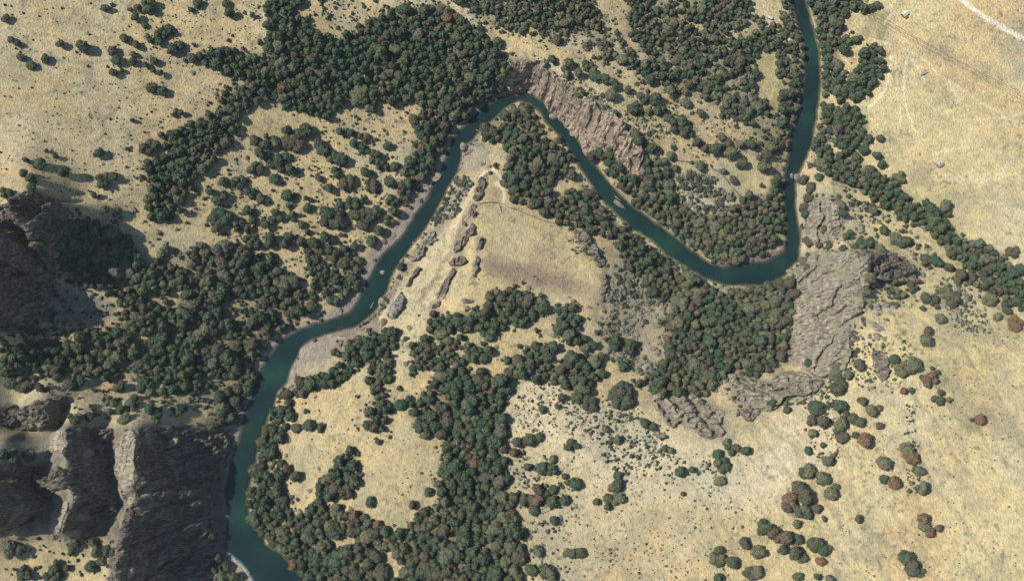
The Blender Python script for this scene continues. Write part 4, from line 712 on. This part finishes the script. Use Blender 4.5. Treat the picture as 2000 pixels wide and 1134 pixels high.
for k, (nm, cw, cols) in KINDS.items():
    for i in singles[k]:
        e = link(nm, None, loc=(tx[i], ty[i], tz[i] - .1), label=lab[i][0], cat='tree', group=lab[i][1])
        e.rotation_euler = (0, 0, rr.uniform(0, 6.28)); R = tr_[i]; hgt = R * rr.uniform(.7, 1.1); e.scale = (R * rr.uniform(.8, 1.2), R * rr.uniform(.8, 1.2), hgt)
        link('trunk', TRUNKS[i % 3], e); link('crown', rr.choice(CROWN[k]), e)
def merged(name, items, kind, mats, **kw):
    """items: (V,T,Q,x,y,z,R,H,tint,matindex)"""
    Vs, Ts, Qs, tn, mi_t, mi_q = [], [], [], [], [], []; n = 0
    for V, T, Q, x, y, z, R, Hh, ti, mi in items:
        a = rr.uniform(0, 6.28); ca_, sa_ = math.cos(a) * rr.uniform(.85, 1.15), math.sin(a) * rr.uniform(.85, 1.15)
        Vs.append(np.stack([x + R * (V[:, 0] * ca_ - V[:, 1] * sa_), y + R * (V[:, 0] * sa_ + V[:, 1] * ca_), z + Hh * V[:, 2]], -1)); Ts.append(T + n); Qs.append(Q + n); n += len(V)
        tn.append(np.full(len(V), ti)); mi_t.append(np.full(len(T), mi)); mi_q.append(np.full(len(Q), mi))
    me = mesh(name, np.concatenate(Vs), [np.concatenate(Ts), np.concatenate(Qs)], mats, False, {'tint': ('FLOAT', np.concatenate(tn))})
    me.polygons.foreach_set('material_index', np.concatenate(mi_t + mi_q).astype(np.int32)); return link(name, me, kind=kind, **kw)
TM = [leafmat('green wood foliage', CG, 'tint'), leafmat('brown wood foliage', CB, 'tint'), leafmat('olive wood foliage', CPL, 'tint'), leafmat('red wood foliage', CR, 'tint')]
merged('woodland', [(*LOW[i % 8], tx[i], ty[i], tz[i] - .1, tr_[i] * rr.uniform(.95, 1.1), tr_[i] * rr.uniform(.8, 1.3), min(1, max(0, .55 * rr.random() + .225 + .75 * float(fbm(np.array(tx[i] / 45), np.array(ty[i] / 45), 120, 2)))), 'gbpr'.index(trees[i][3])) for i in rest], 'stuff', TM)
sx, sy, sz, sr = place([s[0] for s in shr], [s[1] for s in shr], [s[2] for s in shr], .4)
oks = [i for i in range(len(shr)) if sz[i] > .25]; oks.sort(key=lambda i: -shr[i][2])
vis = [i for i in oks if 0 < shr[i][0] < 2000 and 0 < shr[i][1] < 1134]
HUE = ['dark green', 'grey', 'brown']
def shrubarea(x, y):
    if x < 330: return 'on the slopes around the left cliffs'
    if x < 860 and y < 640: return 'on the scrubby slope left of the river'
    if 1150 < x < 1330 and 500 < y < 750: return 'in the grey scrub beside the great wood'
    if 1290 < x < 1450 and 320 < y < 430: return 'in the grey scrub below the curved fence'
    if x > 1600 and y < 640: return 'on the brushy slope behind the sunlit cliff'
    if x < 1500 and y < 330: return 'on the slopes behind the pinkish cliff'
    if y > 730 and x < 1130: return 'at the edge of the long southern wood'
    if y > 730: return 'on the pale hill in the lower right'
    return 'on the banks and rocks along the river'
for i in vis[:300]:
    x, y, d_, h_ = shr[i]; ar = shrubarea(x, y)
    o = link('shrub', rr.choice(SHM[h_]), loc=(sx[i], sy[i], sz[i] - .08), label=f'low {HUE[h_]} shrub {ar}', cat='shrub', group=f'{HUE[h_]} shrubs {ar}')
    o.rotation_euler = (0, 0, rr.uniform(0, 6.28)); o.scale = (sr[i] * 1.15, sr[i] * 1.15, sr[i] * (rr.uniform(.9, 1.4) if h_ != 1 else rr.uniform(.55, .9)))
ST = [leafmat('brush foliage', CS, 'tint'), leafmat('grey brush foliage', [(.20, .20, .155), (.225, .22, .17), (.175, .185, .14), (.235, .225, .18)], 'tint'), leafmat('brown brush foliage', CB, 'tint')]
sset = set(vis[:300])
items = [(*SHV[i % 6], sx[i], sy[i], sz[i] - .08, max(.7, sr[i] * 1.15), max(.7, sr[i]) * (rr.uniform(.9, 1.4) if shr[i][3] != 1 else rr.uniform(.5, .9)), rr.random(), shr[i][3]) for i in oks if i not in sset]
# undergrowth between the trees of the woods
un = 7000; ux_, uy_ = RNG.uniform(0, 2000, un * 3), RNG.uniform(0, 1134, un * 3); fmk = np.zeros(un * 3)
for r in REG: fmk = np.maximum(fmk, inpoly(ux_ + 8 * vn(ux_ / 12, uy_ / 12, 5), uy_ + 8 * vn(ux_ / 12, uy_ / 12, 6), r['poly']) * 1.0)
for c in CLEAR: fmk = np.where(inpoly(ux_, uy_, c), 0, fmk)
sel = np.nonzero(fmk > .5)[0][:un]; qx_, qy_, qz_, qr_ = place(ux_[sel], uy_[sel], RNG.uniform(5, 12, len(sel)), .4)
items += [(*SHV[i % 6], qx_[i], qy_[i], qz_[i] - .1, qr_[i], qr_[i] * rr.uniform(.8, 1.3), rr.random(), 0 if rr.random() < .8 else 1) for i in range(len(sel)) if qz_[i] > .3]
merged('brush', items, 'stuff', ST)
print('TREES', len(trees), {k: len(v) for k, v in singles.items()}, 'rest', len(rest), 'shrubs', len(shr), 'under', len(sel))
# ================================================================== boulders and rock ribs
def rock_mesh(seed, sub=2, flat=.6, mat=None):
    r = np.random.default_rng(seed); v, f = ICO[sub]; v = v.copy()
    for k in range(9):      # cut facets
        n = r.normal(size=3); n /= np.linalg.norm(n); h = r.uniform(.55, .9); dd = v @ n; v = v - np.maximum(dd - h, 0)[:, None] * n
    v += .05 * r.normal(size=v.shape); v[:, 2] = v[:, 2] * flat + .12; return mesh('rock', v, f, [mat or M_STONE], False)
RM = {k: [rock_mesh(s + 31 * j, 2, .7, M_ROCK[k] if k != 'stone' else M_STONE) for s in range(5)] for j, k in enumerate(('grey', 'dark', 'stone', 'rib'))}
def rock(name, x, y, wpx, hpx, ang, mk, label, cat, group=None, tall=.5):
    gx_, gy_, gz_ = hit(x, y); s = (CAMH - gz_[0]) / FPX; o = link(name, rr.choice(RM[mk]), loc=(gx_[0], gy_[0], max(gz_[0], -.3) - (.25 * hpx * s * tall if gz_[0] > .2 else 0) + (4.5 if any(w in label for w in ('knob', 'on the lip', 'tooth', 'foot of the sunlit')) else 0)), label=label, cat=cat, group=group)
    o.rotation_euler = (0, 0, math.radians(-ang)); o.scale = (wpx * .64 * s, hpx * .6 * s, min(wpx, hpx) * tall * s); return o
for t in """1656,640,16,14,0|grey boulder nearest the sunlit cliff on the stony slope
1709,599,20,14,10|broad grey boulder at the upper end of the boulder field
1728,597,22,8,-5|long low grey boulder in the upper row of the boulder field
1745,600,18,9,10|grey boulder closing the right end of the upper row
1712,612,16,10,30|flat grey boulder just below the broad upper one
1740,613,14,6,20|thin grey slab below the right end of the upper row
1730,624,14,6,20|thin slab lying alone in the middle of the boulder field
1709,634,18,10,40|brown boulder above the two round blue grey ones
1719,643,15,11,0|smaller of two round blue grey boulders touching each other
1713,659,14,18,0|larger of two round blue grey boulders touching each other
1699,657,8,11,0|upright grey boulder just left of the big round one
1731,666,9,18,-40|leaning grey slab to the right of the big round boulder
1683,657,8,11,-30|small grey boulder furthest left on the sandy slope
1725,678,10,16,0|brown boulder at the upper tip of the tall outcrop
1688,671,7,5,0|tiny grey stone left of the leaning slab
1766,631,6,5,0|tiny grey stone alone at the right of the boulder field
1687,629,9,6,30|small brown stone beneath the bright cliff top""".split('\n'):
    a, l = t.split('|'); x, y, w_, h_, an = map(float, a.split(',')); rock('boulder', x, y, w_, h_, an, 'stone' if 'blue' in l or 'grey' in l else 'dark', l, 'boulder', 'boulders on the stony slope', .55)
rock('rock_outcrop', 1726, 755, 6, 34, 0, 'dark', 'thin dark fin of rock trailing below the tall lone outcrop', 'rock outcrop', None, .6)
for t in """747,588,14,22,20,.4|grey boulder at the waterline opposite the wide gravel bank
750,631,14,20,10,.6|brown boulder among the trees at the trail foot
657,661,30,22,10,.35|low grey mound of stones on the gravel bar
747,533,8,9,0,.5|small pale rock sticking out of the middle of the river
914,588,24,10,10,.5|dark rounded rock on the grass above the gully trees
1170,508,22,14,0,.5|grey rocks where the dark ribs end beside the scrub
1186,540,6,20,-25,.6|short slanting fin beside the thin upright fin
1176,575,12,18,0,.6|blocky rock at the foot of the thin upright fin
1112,580,9,6,0,.5|small dark stone at the corner of the gully trees
1151,600,9,6,20,.5|small dark stone at the right of the brown knoll edge
1085,418,30,14,15,.4|pale rocks beside the end of the long straight fence
908,288,14,20,-30,.5|large grey rock on the inner bank at the upper bend
918,297,20,14,-20,.5|brown rock behind the large one on the inner bank
935,285,14,14,0,.4|pale rocks at the edge of the wood inside the bend
1035,180,12,9,0,.5|grey rock at the waterline under the pinkish cliff, left one
1057,190,9,8,0,.5|grey rock at the waterline under the pinkish cliff, right one
1083,228,18,13,10,.6|block fallen into the river below the pinkish cliff
1118,262,14,12,0,.5|grey block by the water midway along the pinkish cliff
1137,278,12,9,0,.5|grey block by the water at the lower end of the cliff
988,172,10,14,0,.5|brown rock in the trees at the left end of the pinkish cliff
1130,114,8,5,0,.5|small dark stone alone on the bare ridge strip
1462,775,20,14,0,.6|dark rock between the two outcrops
765,458,12,16,40,.4|grey rocks at the top of the wide gravel bank
752,472,14,20,40,.4|dark rocks beside the water at the top of the gravel bank
1548,530,20,12,0,.5|grey rock at the corner of the lower river bend
1556,345,10,14,0,.5|pale rock at the narrow straight reach
1545,345,6,10,0,.5|small pale rock in the water of the straight reach
852,345,14,20,40,.3|grey rocks on the left bank where the river straightens
420,838,14,10,0,.6|pale rock on the lip of the huge shaded cliff
333,868,32,14,-30,.6|lighter knob of rock high on the huge shaded cliff
335,900,16,14,0,.6|small bright knob in the middle of the huge shaded cliff
255,1110,20,26,0,.6|bright rock at the foot of the sunlit ridge near the edge
270,1075,16,30,20,.6|dark tooth of rock beside the lower end of the sunlit ridge""".split('\n'):
    a, l = t.split('|'); x, y, w_, h_, an, tl = map(float, a.split(',')); rock('rock', x, y, w_, h_, an, 'rib' if ('dark' in l or 'brown' in l or 'rib' in l or 'fin' in l) else 'grey', l, 'rock', None, tl * 1.15)
# ================================================================== hut, buildings, fences, lines, logs
def bxs(boxes):
    V, F = [], []
    for (x0, y0, z0, x1, y1, z1) in boxes:
        n = len(V); V += [(x0, y0, z0), (x1, y0, z0), (x1, y1, z0), (x0, y1, z0), (x0, y0, z1), (x1, y0, z1), (x1, y1, z1), (x0, y1, z1)]
        F += [[n + a for a in q] for q in ((0, 3, 2, 1), (4, 5, 6, 7), (0, 1, 5, 4), (1, 2, 6, 5), (2, 3, 7, 6), (3, 0, 4, 7))]
    return np.array(V, float), np.array(F)
def gable(name, w_, d_, h_, rise, over, mat, e, t=.14):
    hw, hd = w_ / 2 + over, d_ / 2 + over; V = []; F = []
    for sgn in (-1, 1):
        n = len(V); ze = h_ - rise * over / (d_ / 2); zr = h_ + rise
        V += [(-hw, sgn * hd, ze), (hw, sgn * hd, ze), (hw, 0.01 * sgn, zr), (-hw, .01 * sgn, zr), (-hw, sgn * hd, ze + t), (hw, sgn * hd, ze + t), (hw, .01 * sgn, zr + t), (-hw, .01 * sgn, zr + t)]
        F += [[n + a for a in q] for q in ((0, 3, 2, 1), (4, 5, 6, 7), (0, 1, 5, 4), (1, 2, 6, 5), (2, 3, 7, 6), (3, 0, 4, 7))]
    return link(name, mesh(name, np.array(V), np.array(F), [mat]), e)
def walls(w_, d_, h_, rise, mat, e):
    hw, hd = w_ / 2, d_ / 2
    V = [(-hw, -hd, -.6), (hw, -hd, -.6), (hw, hd, -.6), (-hw, hd, -.6), (-hw, -hd, h_), (hw, -hd, h_), (hw, hd, h_), (-hw, hd, h_), (-hw, 0, h_ + rise), (hw, 0, h_ + rise)]
    me = bpy.data.meshes.new('wall'); me.from_pydata(V, [], [(0, 1, 5, 4), (2, 3, 7, 6), (1, 2, 6, 9, 5), (3, 0, 4, 8, 7)]); me.materials.append(mat); return link('wall', me, e)
M_WOOD = plain('weathered wood', (.20, .175, .15)); M_ROOFG = plain('grey metal roof', (.40, .395, .385), .5); M_ROOFW = plain('white metal roof', (.55, .54, .52), .5, .12); M_REDW = plain('red brown boards', (.24, .085, .07)); M_GLASS = plain('dark glass', (.03, .035, .04), .15); M_DARK = plain('dark weathered wood', (.085, .072, .06)); M_LOG = plain('bleached log', (.33, .295, .245))
def at1(px, py):
    a, b, c = hit(px, py); return (float(a[0]), float(b[0]), float(c[0]))
e = link('hut', None, loc=at1(1834, 322), label='small grey hut with a gabled roof alone on the pale field', cat='hut'); e.rotation_euler = (0, 0, math.radians(28))
walls(5.6, 4.2, 2.5, 1.5, M_WOOD, e); gable('roof', 5.6, 4.2, 2.5, 1.5, .45, M_ROOFG, e)
dr = link('door', mesh('door', *bxs([(-.5, -2.16, 0, .5, -2.105, 2)]), [M_DARK]), e); link('handle', mesh('handle', *bxs([(.3, -2.2, .95, .38, -2.165, 1.05)]), [M_ROOFG]), dr)
link('chimney', mesh('chimney', *bxs([(-.4, .5, 3.2, .4, 1.3, 4.6)]), [M_DARK]), e)
wn = link('window', mesh('window', *bxs([(1.2, -2.15, .9, 2.2, -2.105, 1.8)]), [M_WOOD]), e); link('pane', mesh('pane', *bxs([(1.3, -2.17, 1.0, 2.1, -2.152, 1.7)]), [M_GLASS]), wn)
e = link('cabin', None, loc=at1(1766, 29), label='little cabin with white and red brown roof halves near the top edge', cat='cabin'); e.rotation_euler = (0, 0, math.radians(35))
walls(6.2, 4.4, 2.4, 1.2, M_REDW, e); gable('roof', 6.2, 4.4, 2.4, 1.2, .35, M_ROOFW, e); link('porch_roof', mesh('porch_roof', *bxs([(-2.8, -4.6, 2.0, 1.0, -2.62, 2.12)]), [M_REDW]), e)
for sx_ in (-2.6, .8): link('post', mesh('post', *bxs([(sx_ - .08, -4.5, -.5, sx_ + .08, -4.34, 1.995)]), [M_DARK]), e)
link('door', mesh('door', *bxs([(-.5, -2.26, 0, .5, -2.205, 2)]), [M_DARK]), e)
e = link('shed', None, loc=at1(1503, 36), label='tiny pale shed at the head of the straight meadow', cat='shed'); e.rotation_euler = (0, 0, math.radians(-25)); walls(5, 2.2, 2, .7, M_WOOD, e); gable('roof', 5, 2.2, 2, .7, .2, M_ROOFW, e); link('door', mesh('door', *bxs([(-.4, -1.16, 0, .4, -1.105, 1.8)]), [M_DARK]), e)
e = link('cabin', None, loc=at1(1540, 78), label='low cabin with a long tan roof among riverside trees by the meadow', cat='cabin'); e.rotation_euler = (0, 0, math.radians(-55)); walls(9, 3.4, 2.2, 1, M_WOOD, e); gable('roof', 9, 3.4, 2.2, 1, .3, plain('tan roof', (.40, .355, .27)), e); link('door', mesh('door', *bxs([(-.5, -1.76, 0, .5, -1.705, 1.9)]), [M_DARK]), e)
def fence(pl, label, sp=5.0):
    pd = dens(pl, 5); hx, hy, hz = hit([p[0] for p in pd], [p[1] for p in pd]); o0 = (float(hx[0]), float(hy[0]), float(hz[0])); e = link('fence', None, loc=o0, label=label, cat='fence')
    L = np.concatenate([[0], np.cumsum(np.hypot(np.diff(hx), np.diff(hy)))]); n = min(95, int(L[-1] / sp)); q = np.linspace(0, L[-1], n + 1)
    qx = np.interp(q, L, hx); qy = np.interp(q, L, hy); qz = Hq(qx, qy)
    pm = mesh('post', *bxs([(-.16, -.16, -.5, .16, .16, 1.5)]), [M_DARK])
    for x, y, z in zip(qx, qy, qz): link('post', pm, e, loc=(x - o0[0], y - o0[1], z - o0[2]))
    for hgt in (.45, .85, 1.25):
        V, F = [], []
        for i in range(n):
            dx, dy = qx[i + 1] - qx[i], qy[i + 1] - qy[i]; l = math.hypot(dx, dy); nx, ny = -dy / l * .11, dx / l * .11; b = len(V)
            for (x, y, z) in ((qx[i], qy[i], qz[i]), (qx[i + 1], qy[i + 1], qz[i + 1])):
                for sg in (-1, 1):
                    for zz in (-.1, .1): V.append((x + sg * nx - o0[0], y + sg * ny - o0[1], z + hgt + zz - o0[2]))
            F += [[b + a for a in f] for f in ((0, 1, 3, 2), (4, 6, 7, 5), (0, 4, 5, 1), (2, 3, 7, 6), (1, 5, 7, 3), (0, 2, 6, 4))]
        link('rail', mesh('rail', np.array(V), np.array(F), [M_DARK]), e)
fence(P("1308,313 1340,316 1362,319"), 'upper short piece of dark fence above the grey scrub')
fence(P("1390,329 1405,337 1418,349 1425,361"), 'middle piece of dark fence curving down the scrubby slope')
fence(P("1432,368 1442,379 1450,388"), 'lower piece of dark fence ending at the far bank wood')
fence(P("996,405 1012,411 1032,419 1058,430 1084,437"), 'long straight dark fence across the grassy knoll')
fence(P("936,399 952,395 966,395 980,398"), 'short bowed dark fence at the top of the grassy knoll')
def log(px, py, L, ang, r, label, mat=None):
    V, F = tube([(0, 0, 0), (0.03, .05, L * .5), (0, 0, L)], [r, r * .85, r * .5], 7); V = np.stack([V[:, 2] - L / 2, V[:, 1], V[:, 0]], -1); b = at1(px, py)
    e = link('log', mesh('log', V, F, [mat or M_LOG], True), loc=(b[0], b[1], max(b[2], 0) + r), label=label, cat='log'); e.rotation_euler = (0, 0, math.radians(ang)); return e
log(728, 596, 7, 65, .5, 'pale drift log in the river below the small mid stream rock'); log(901, 327, 9, 40, .5, 'pale log on the inner bank below the upper bend'); log(812, 476, 8, -20, .5, 'bleached log on the right bank beside the rounded boulders')
log(934, 256, 5, -25, .4, 'short pale log at the tip of the point inside the bend'); log(1059, 230, 8, -50, .5, 'pale log lying at the waterline below the pinkish cliff'); log(1152, 362, 10, -20, .45, 'bleached log on the pale bank near the wooded corner'); log(1149, 355, 7, -45, .4, 'thin log crossing a bleached one on the pale bank')
log(977, 409, 8, -70, .7, 'short pale log lying on the grassy knoll', plain('grey log', (.30, .31, .32))); log(1808, 144, 12, 22, .45, 'dark fallen pole on the pale field', M_DARK); log(1205, 388, 8, -40, .4, 'log stranded at the upper end of the river islet'); log(1219, 408, 6, -60, .4, 'log stranded at the lower end of the river islet', M_DARK); log(665, 640, 6, 10, .5, 'brown log stuck at the tip of the gravel bar', M_DARK)
rock('islet', 1207, 399, 30, 9, 40, 'rib', 'long low gravel islet in the middle of the river', 'islet', None, .14)
# power line: two poles far apart and two cables
def pole(px, py, label):
    b = at1(px, py); e = link('utility_pole', None, loc=b, label=label, cat='utility pole', group='poles of the power line'); V, F = tube([(0, 0, -1), (0, 0, 5), (0, 0, 11)], [.22, .19, .15], 8); link('mast', mesh('mast', V, F, [M_DARK], True), e); link('crossarm', mesh('crossarm', *bxs([(-2.4, -.14, 10.2, 2.4, -.155 + .31, 10.5)]), [M_DARK]), e)
    e.rotation_euler = (0, 0, math.radians(50)); return b
p1 = pole(1696, 36, 'dark pole of the power line at the edge of the riverside trees'); p2 = pole(2052, 226, 'dark pole of the power line beyond the pale field'); 
for s_, lb in ((-2.3, 'lower of two thin dark cables crossing the pale field'), (2.3, 'upper of two thin dark cables crossing the pale field')):
    c_, s2 = math.cos(math.radians(50)), math.sin(math.radians(50)); V = []; F = []; n = 40; o0 = (p1[0] + s_ * c_, p1[1] + s_ * s2, p1[2] + 10.55)
    for i in range(n + 1):
        t = i / n; x = (p2[0] - p1[0]) * t; y = (p2[1] - p1[1]) * t; z = (p2[2] - p1[2]) * t - 5.0 * 4 * t * (1 - t)
        for k in range(5): V.append((x + .14 * math.cos(1.2566 * k) * .75, y + .14 * math.cos(1.2566 * k) * .66, z + .14 * math.sin(1.2566 * k)))
        if i: F += [(5 * i - 5 + k, 5 * i - 5 + (k + 1) % 5, 5 * i + (k + 1) % 5, 5 * i + k) for k in range(5)]
    link('power_cable', mesh('power_cable', np.array(V), np.array(F), [M_DARK], True), loc=o0, label=lb, cat='cable')
# ------------------------------------------------------------------ camera, sun, sky
cam = bpy.data.cameras.new('camera'); co = bpy.data.objects.new('camera', cam); COL.objects.link(co); co.location = (0, 0, CAMH); co.rotation_euler = (TILT, 0, 0)
cam.sensor_width = 36; cam.lens = FPX / 2000 * 36; cam.clip_start = 1; cam.clip_end = 20000; SC.camera = co
EL = math.radians(49); az = Vector((.98, -.2, 0)).normalized()
d = Vector((az.x * math.cos(EL), az.y * math.cos(EL), -math.sin(EL)))
sun = bpy.data.lights.new('sun', 'SUN'); sun.energy = 4.6; sun.angle = math.radians(.55); sun.color = (1, .93, .80)
so = bpy.data.objects.new('sun', sun); COL.objects.link(so); so.rotation_euler = d.to_track_quat('-Z', 'Y').to_euler(); so.location = (-600, 200, 600)
wd = bpy.data.worlds.new('World'); SC.world = wd; wd.use_nodes = True; nt = wd.node_tree; bg = nt.nodes['Background']
sk = nt.nodes.new('ShaderNodeTexSky'); sk.sky_type = 'NISHITA'; sk.sun_disc = False; sk.sun_elevation = EL; sk.sun_rotation = math.atan2(-az.x, -az.y); sk.altitude = 800; sk.ozone_density = 2.5
nt.links.new(sk.outputs[0], bg.inputs[0]); bg.inputs[1].default_value = .09
SC.view_settings.view_transform = 'Standard'; SC.view_settings.look = 'None'; SC.view_settings.exposure = 0.33; SC.view_settings.gamma = 1
SC.render.engine = 'CYCLES'; SC.cycles.max_bounces = 4; SC.cycles.diffuse_bounces = 2; SC.cycles.glossy_bounces = 2; SC.cycles.transparent_max_bounces = 4; SC.cycles.caustics_reflective = False; SC.cycles.caustics_refractive = False

# thin air: the photograph lifts its shadows to a pale blue
hv = bpy.data.materials.new('haze'); hv.use_nodes = True; ht = hv.node_tree; ht.nodes.clear(); ho = ht.nodes.new('ShaderNodeOutputMaterial'); pv = ht.nodes.new('ShaderNodeVolumePrincipled')
pv.inputs['Color'].default_value = (.80, .95, 1, 1); pv.inputs['Density'].default_value = 2.4e-5; ht.links.new(pv.outputs[0], ho.inputs['Volume'])
link('haze', mesh('haze', *bxs([(-2600, -2600, -5, 2600, 2600, 905)]), [hv]), kind='stuff')
SC.cycles.use_denoising = True; SC.cycles.denoiser = 'OPENIMAGEDENOISE'; SC.cycles.denoising_prefilter = 'ACCURATE'; SC.cycles.denoising_input_passes = 'RGB_ALBEDO_NORMAL'
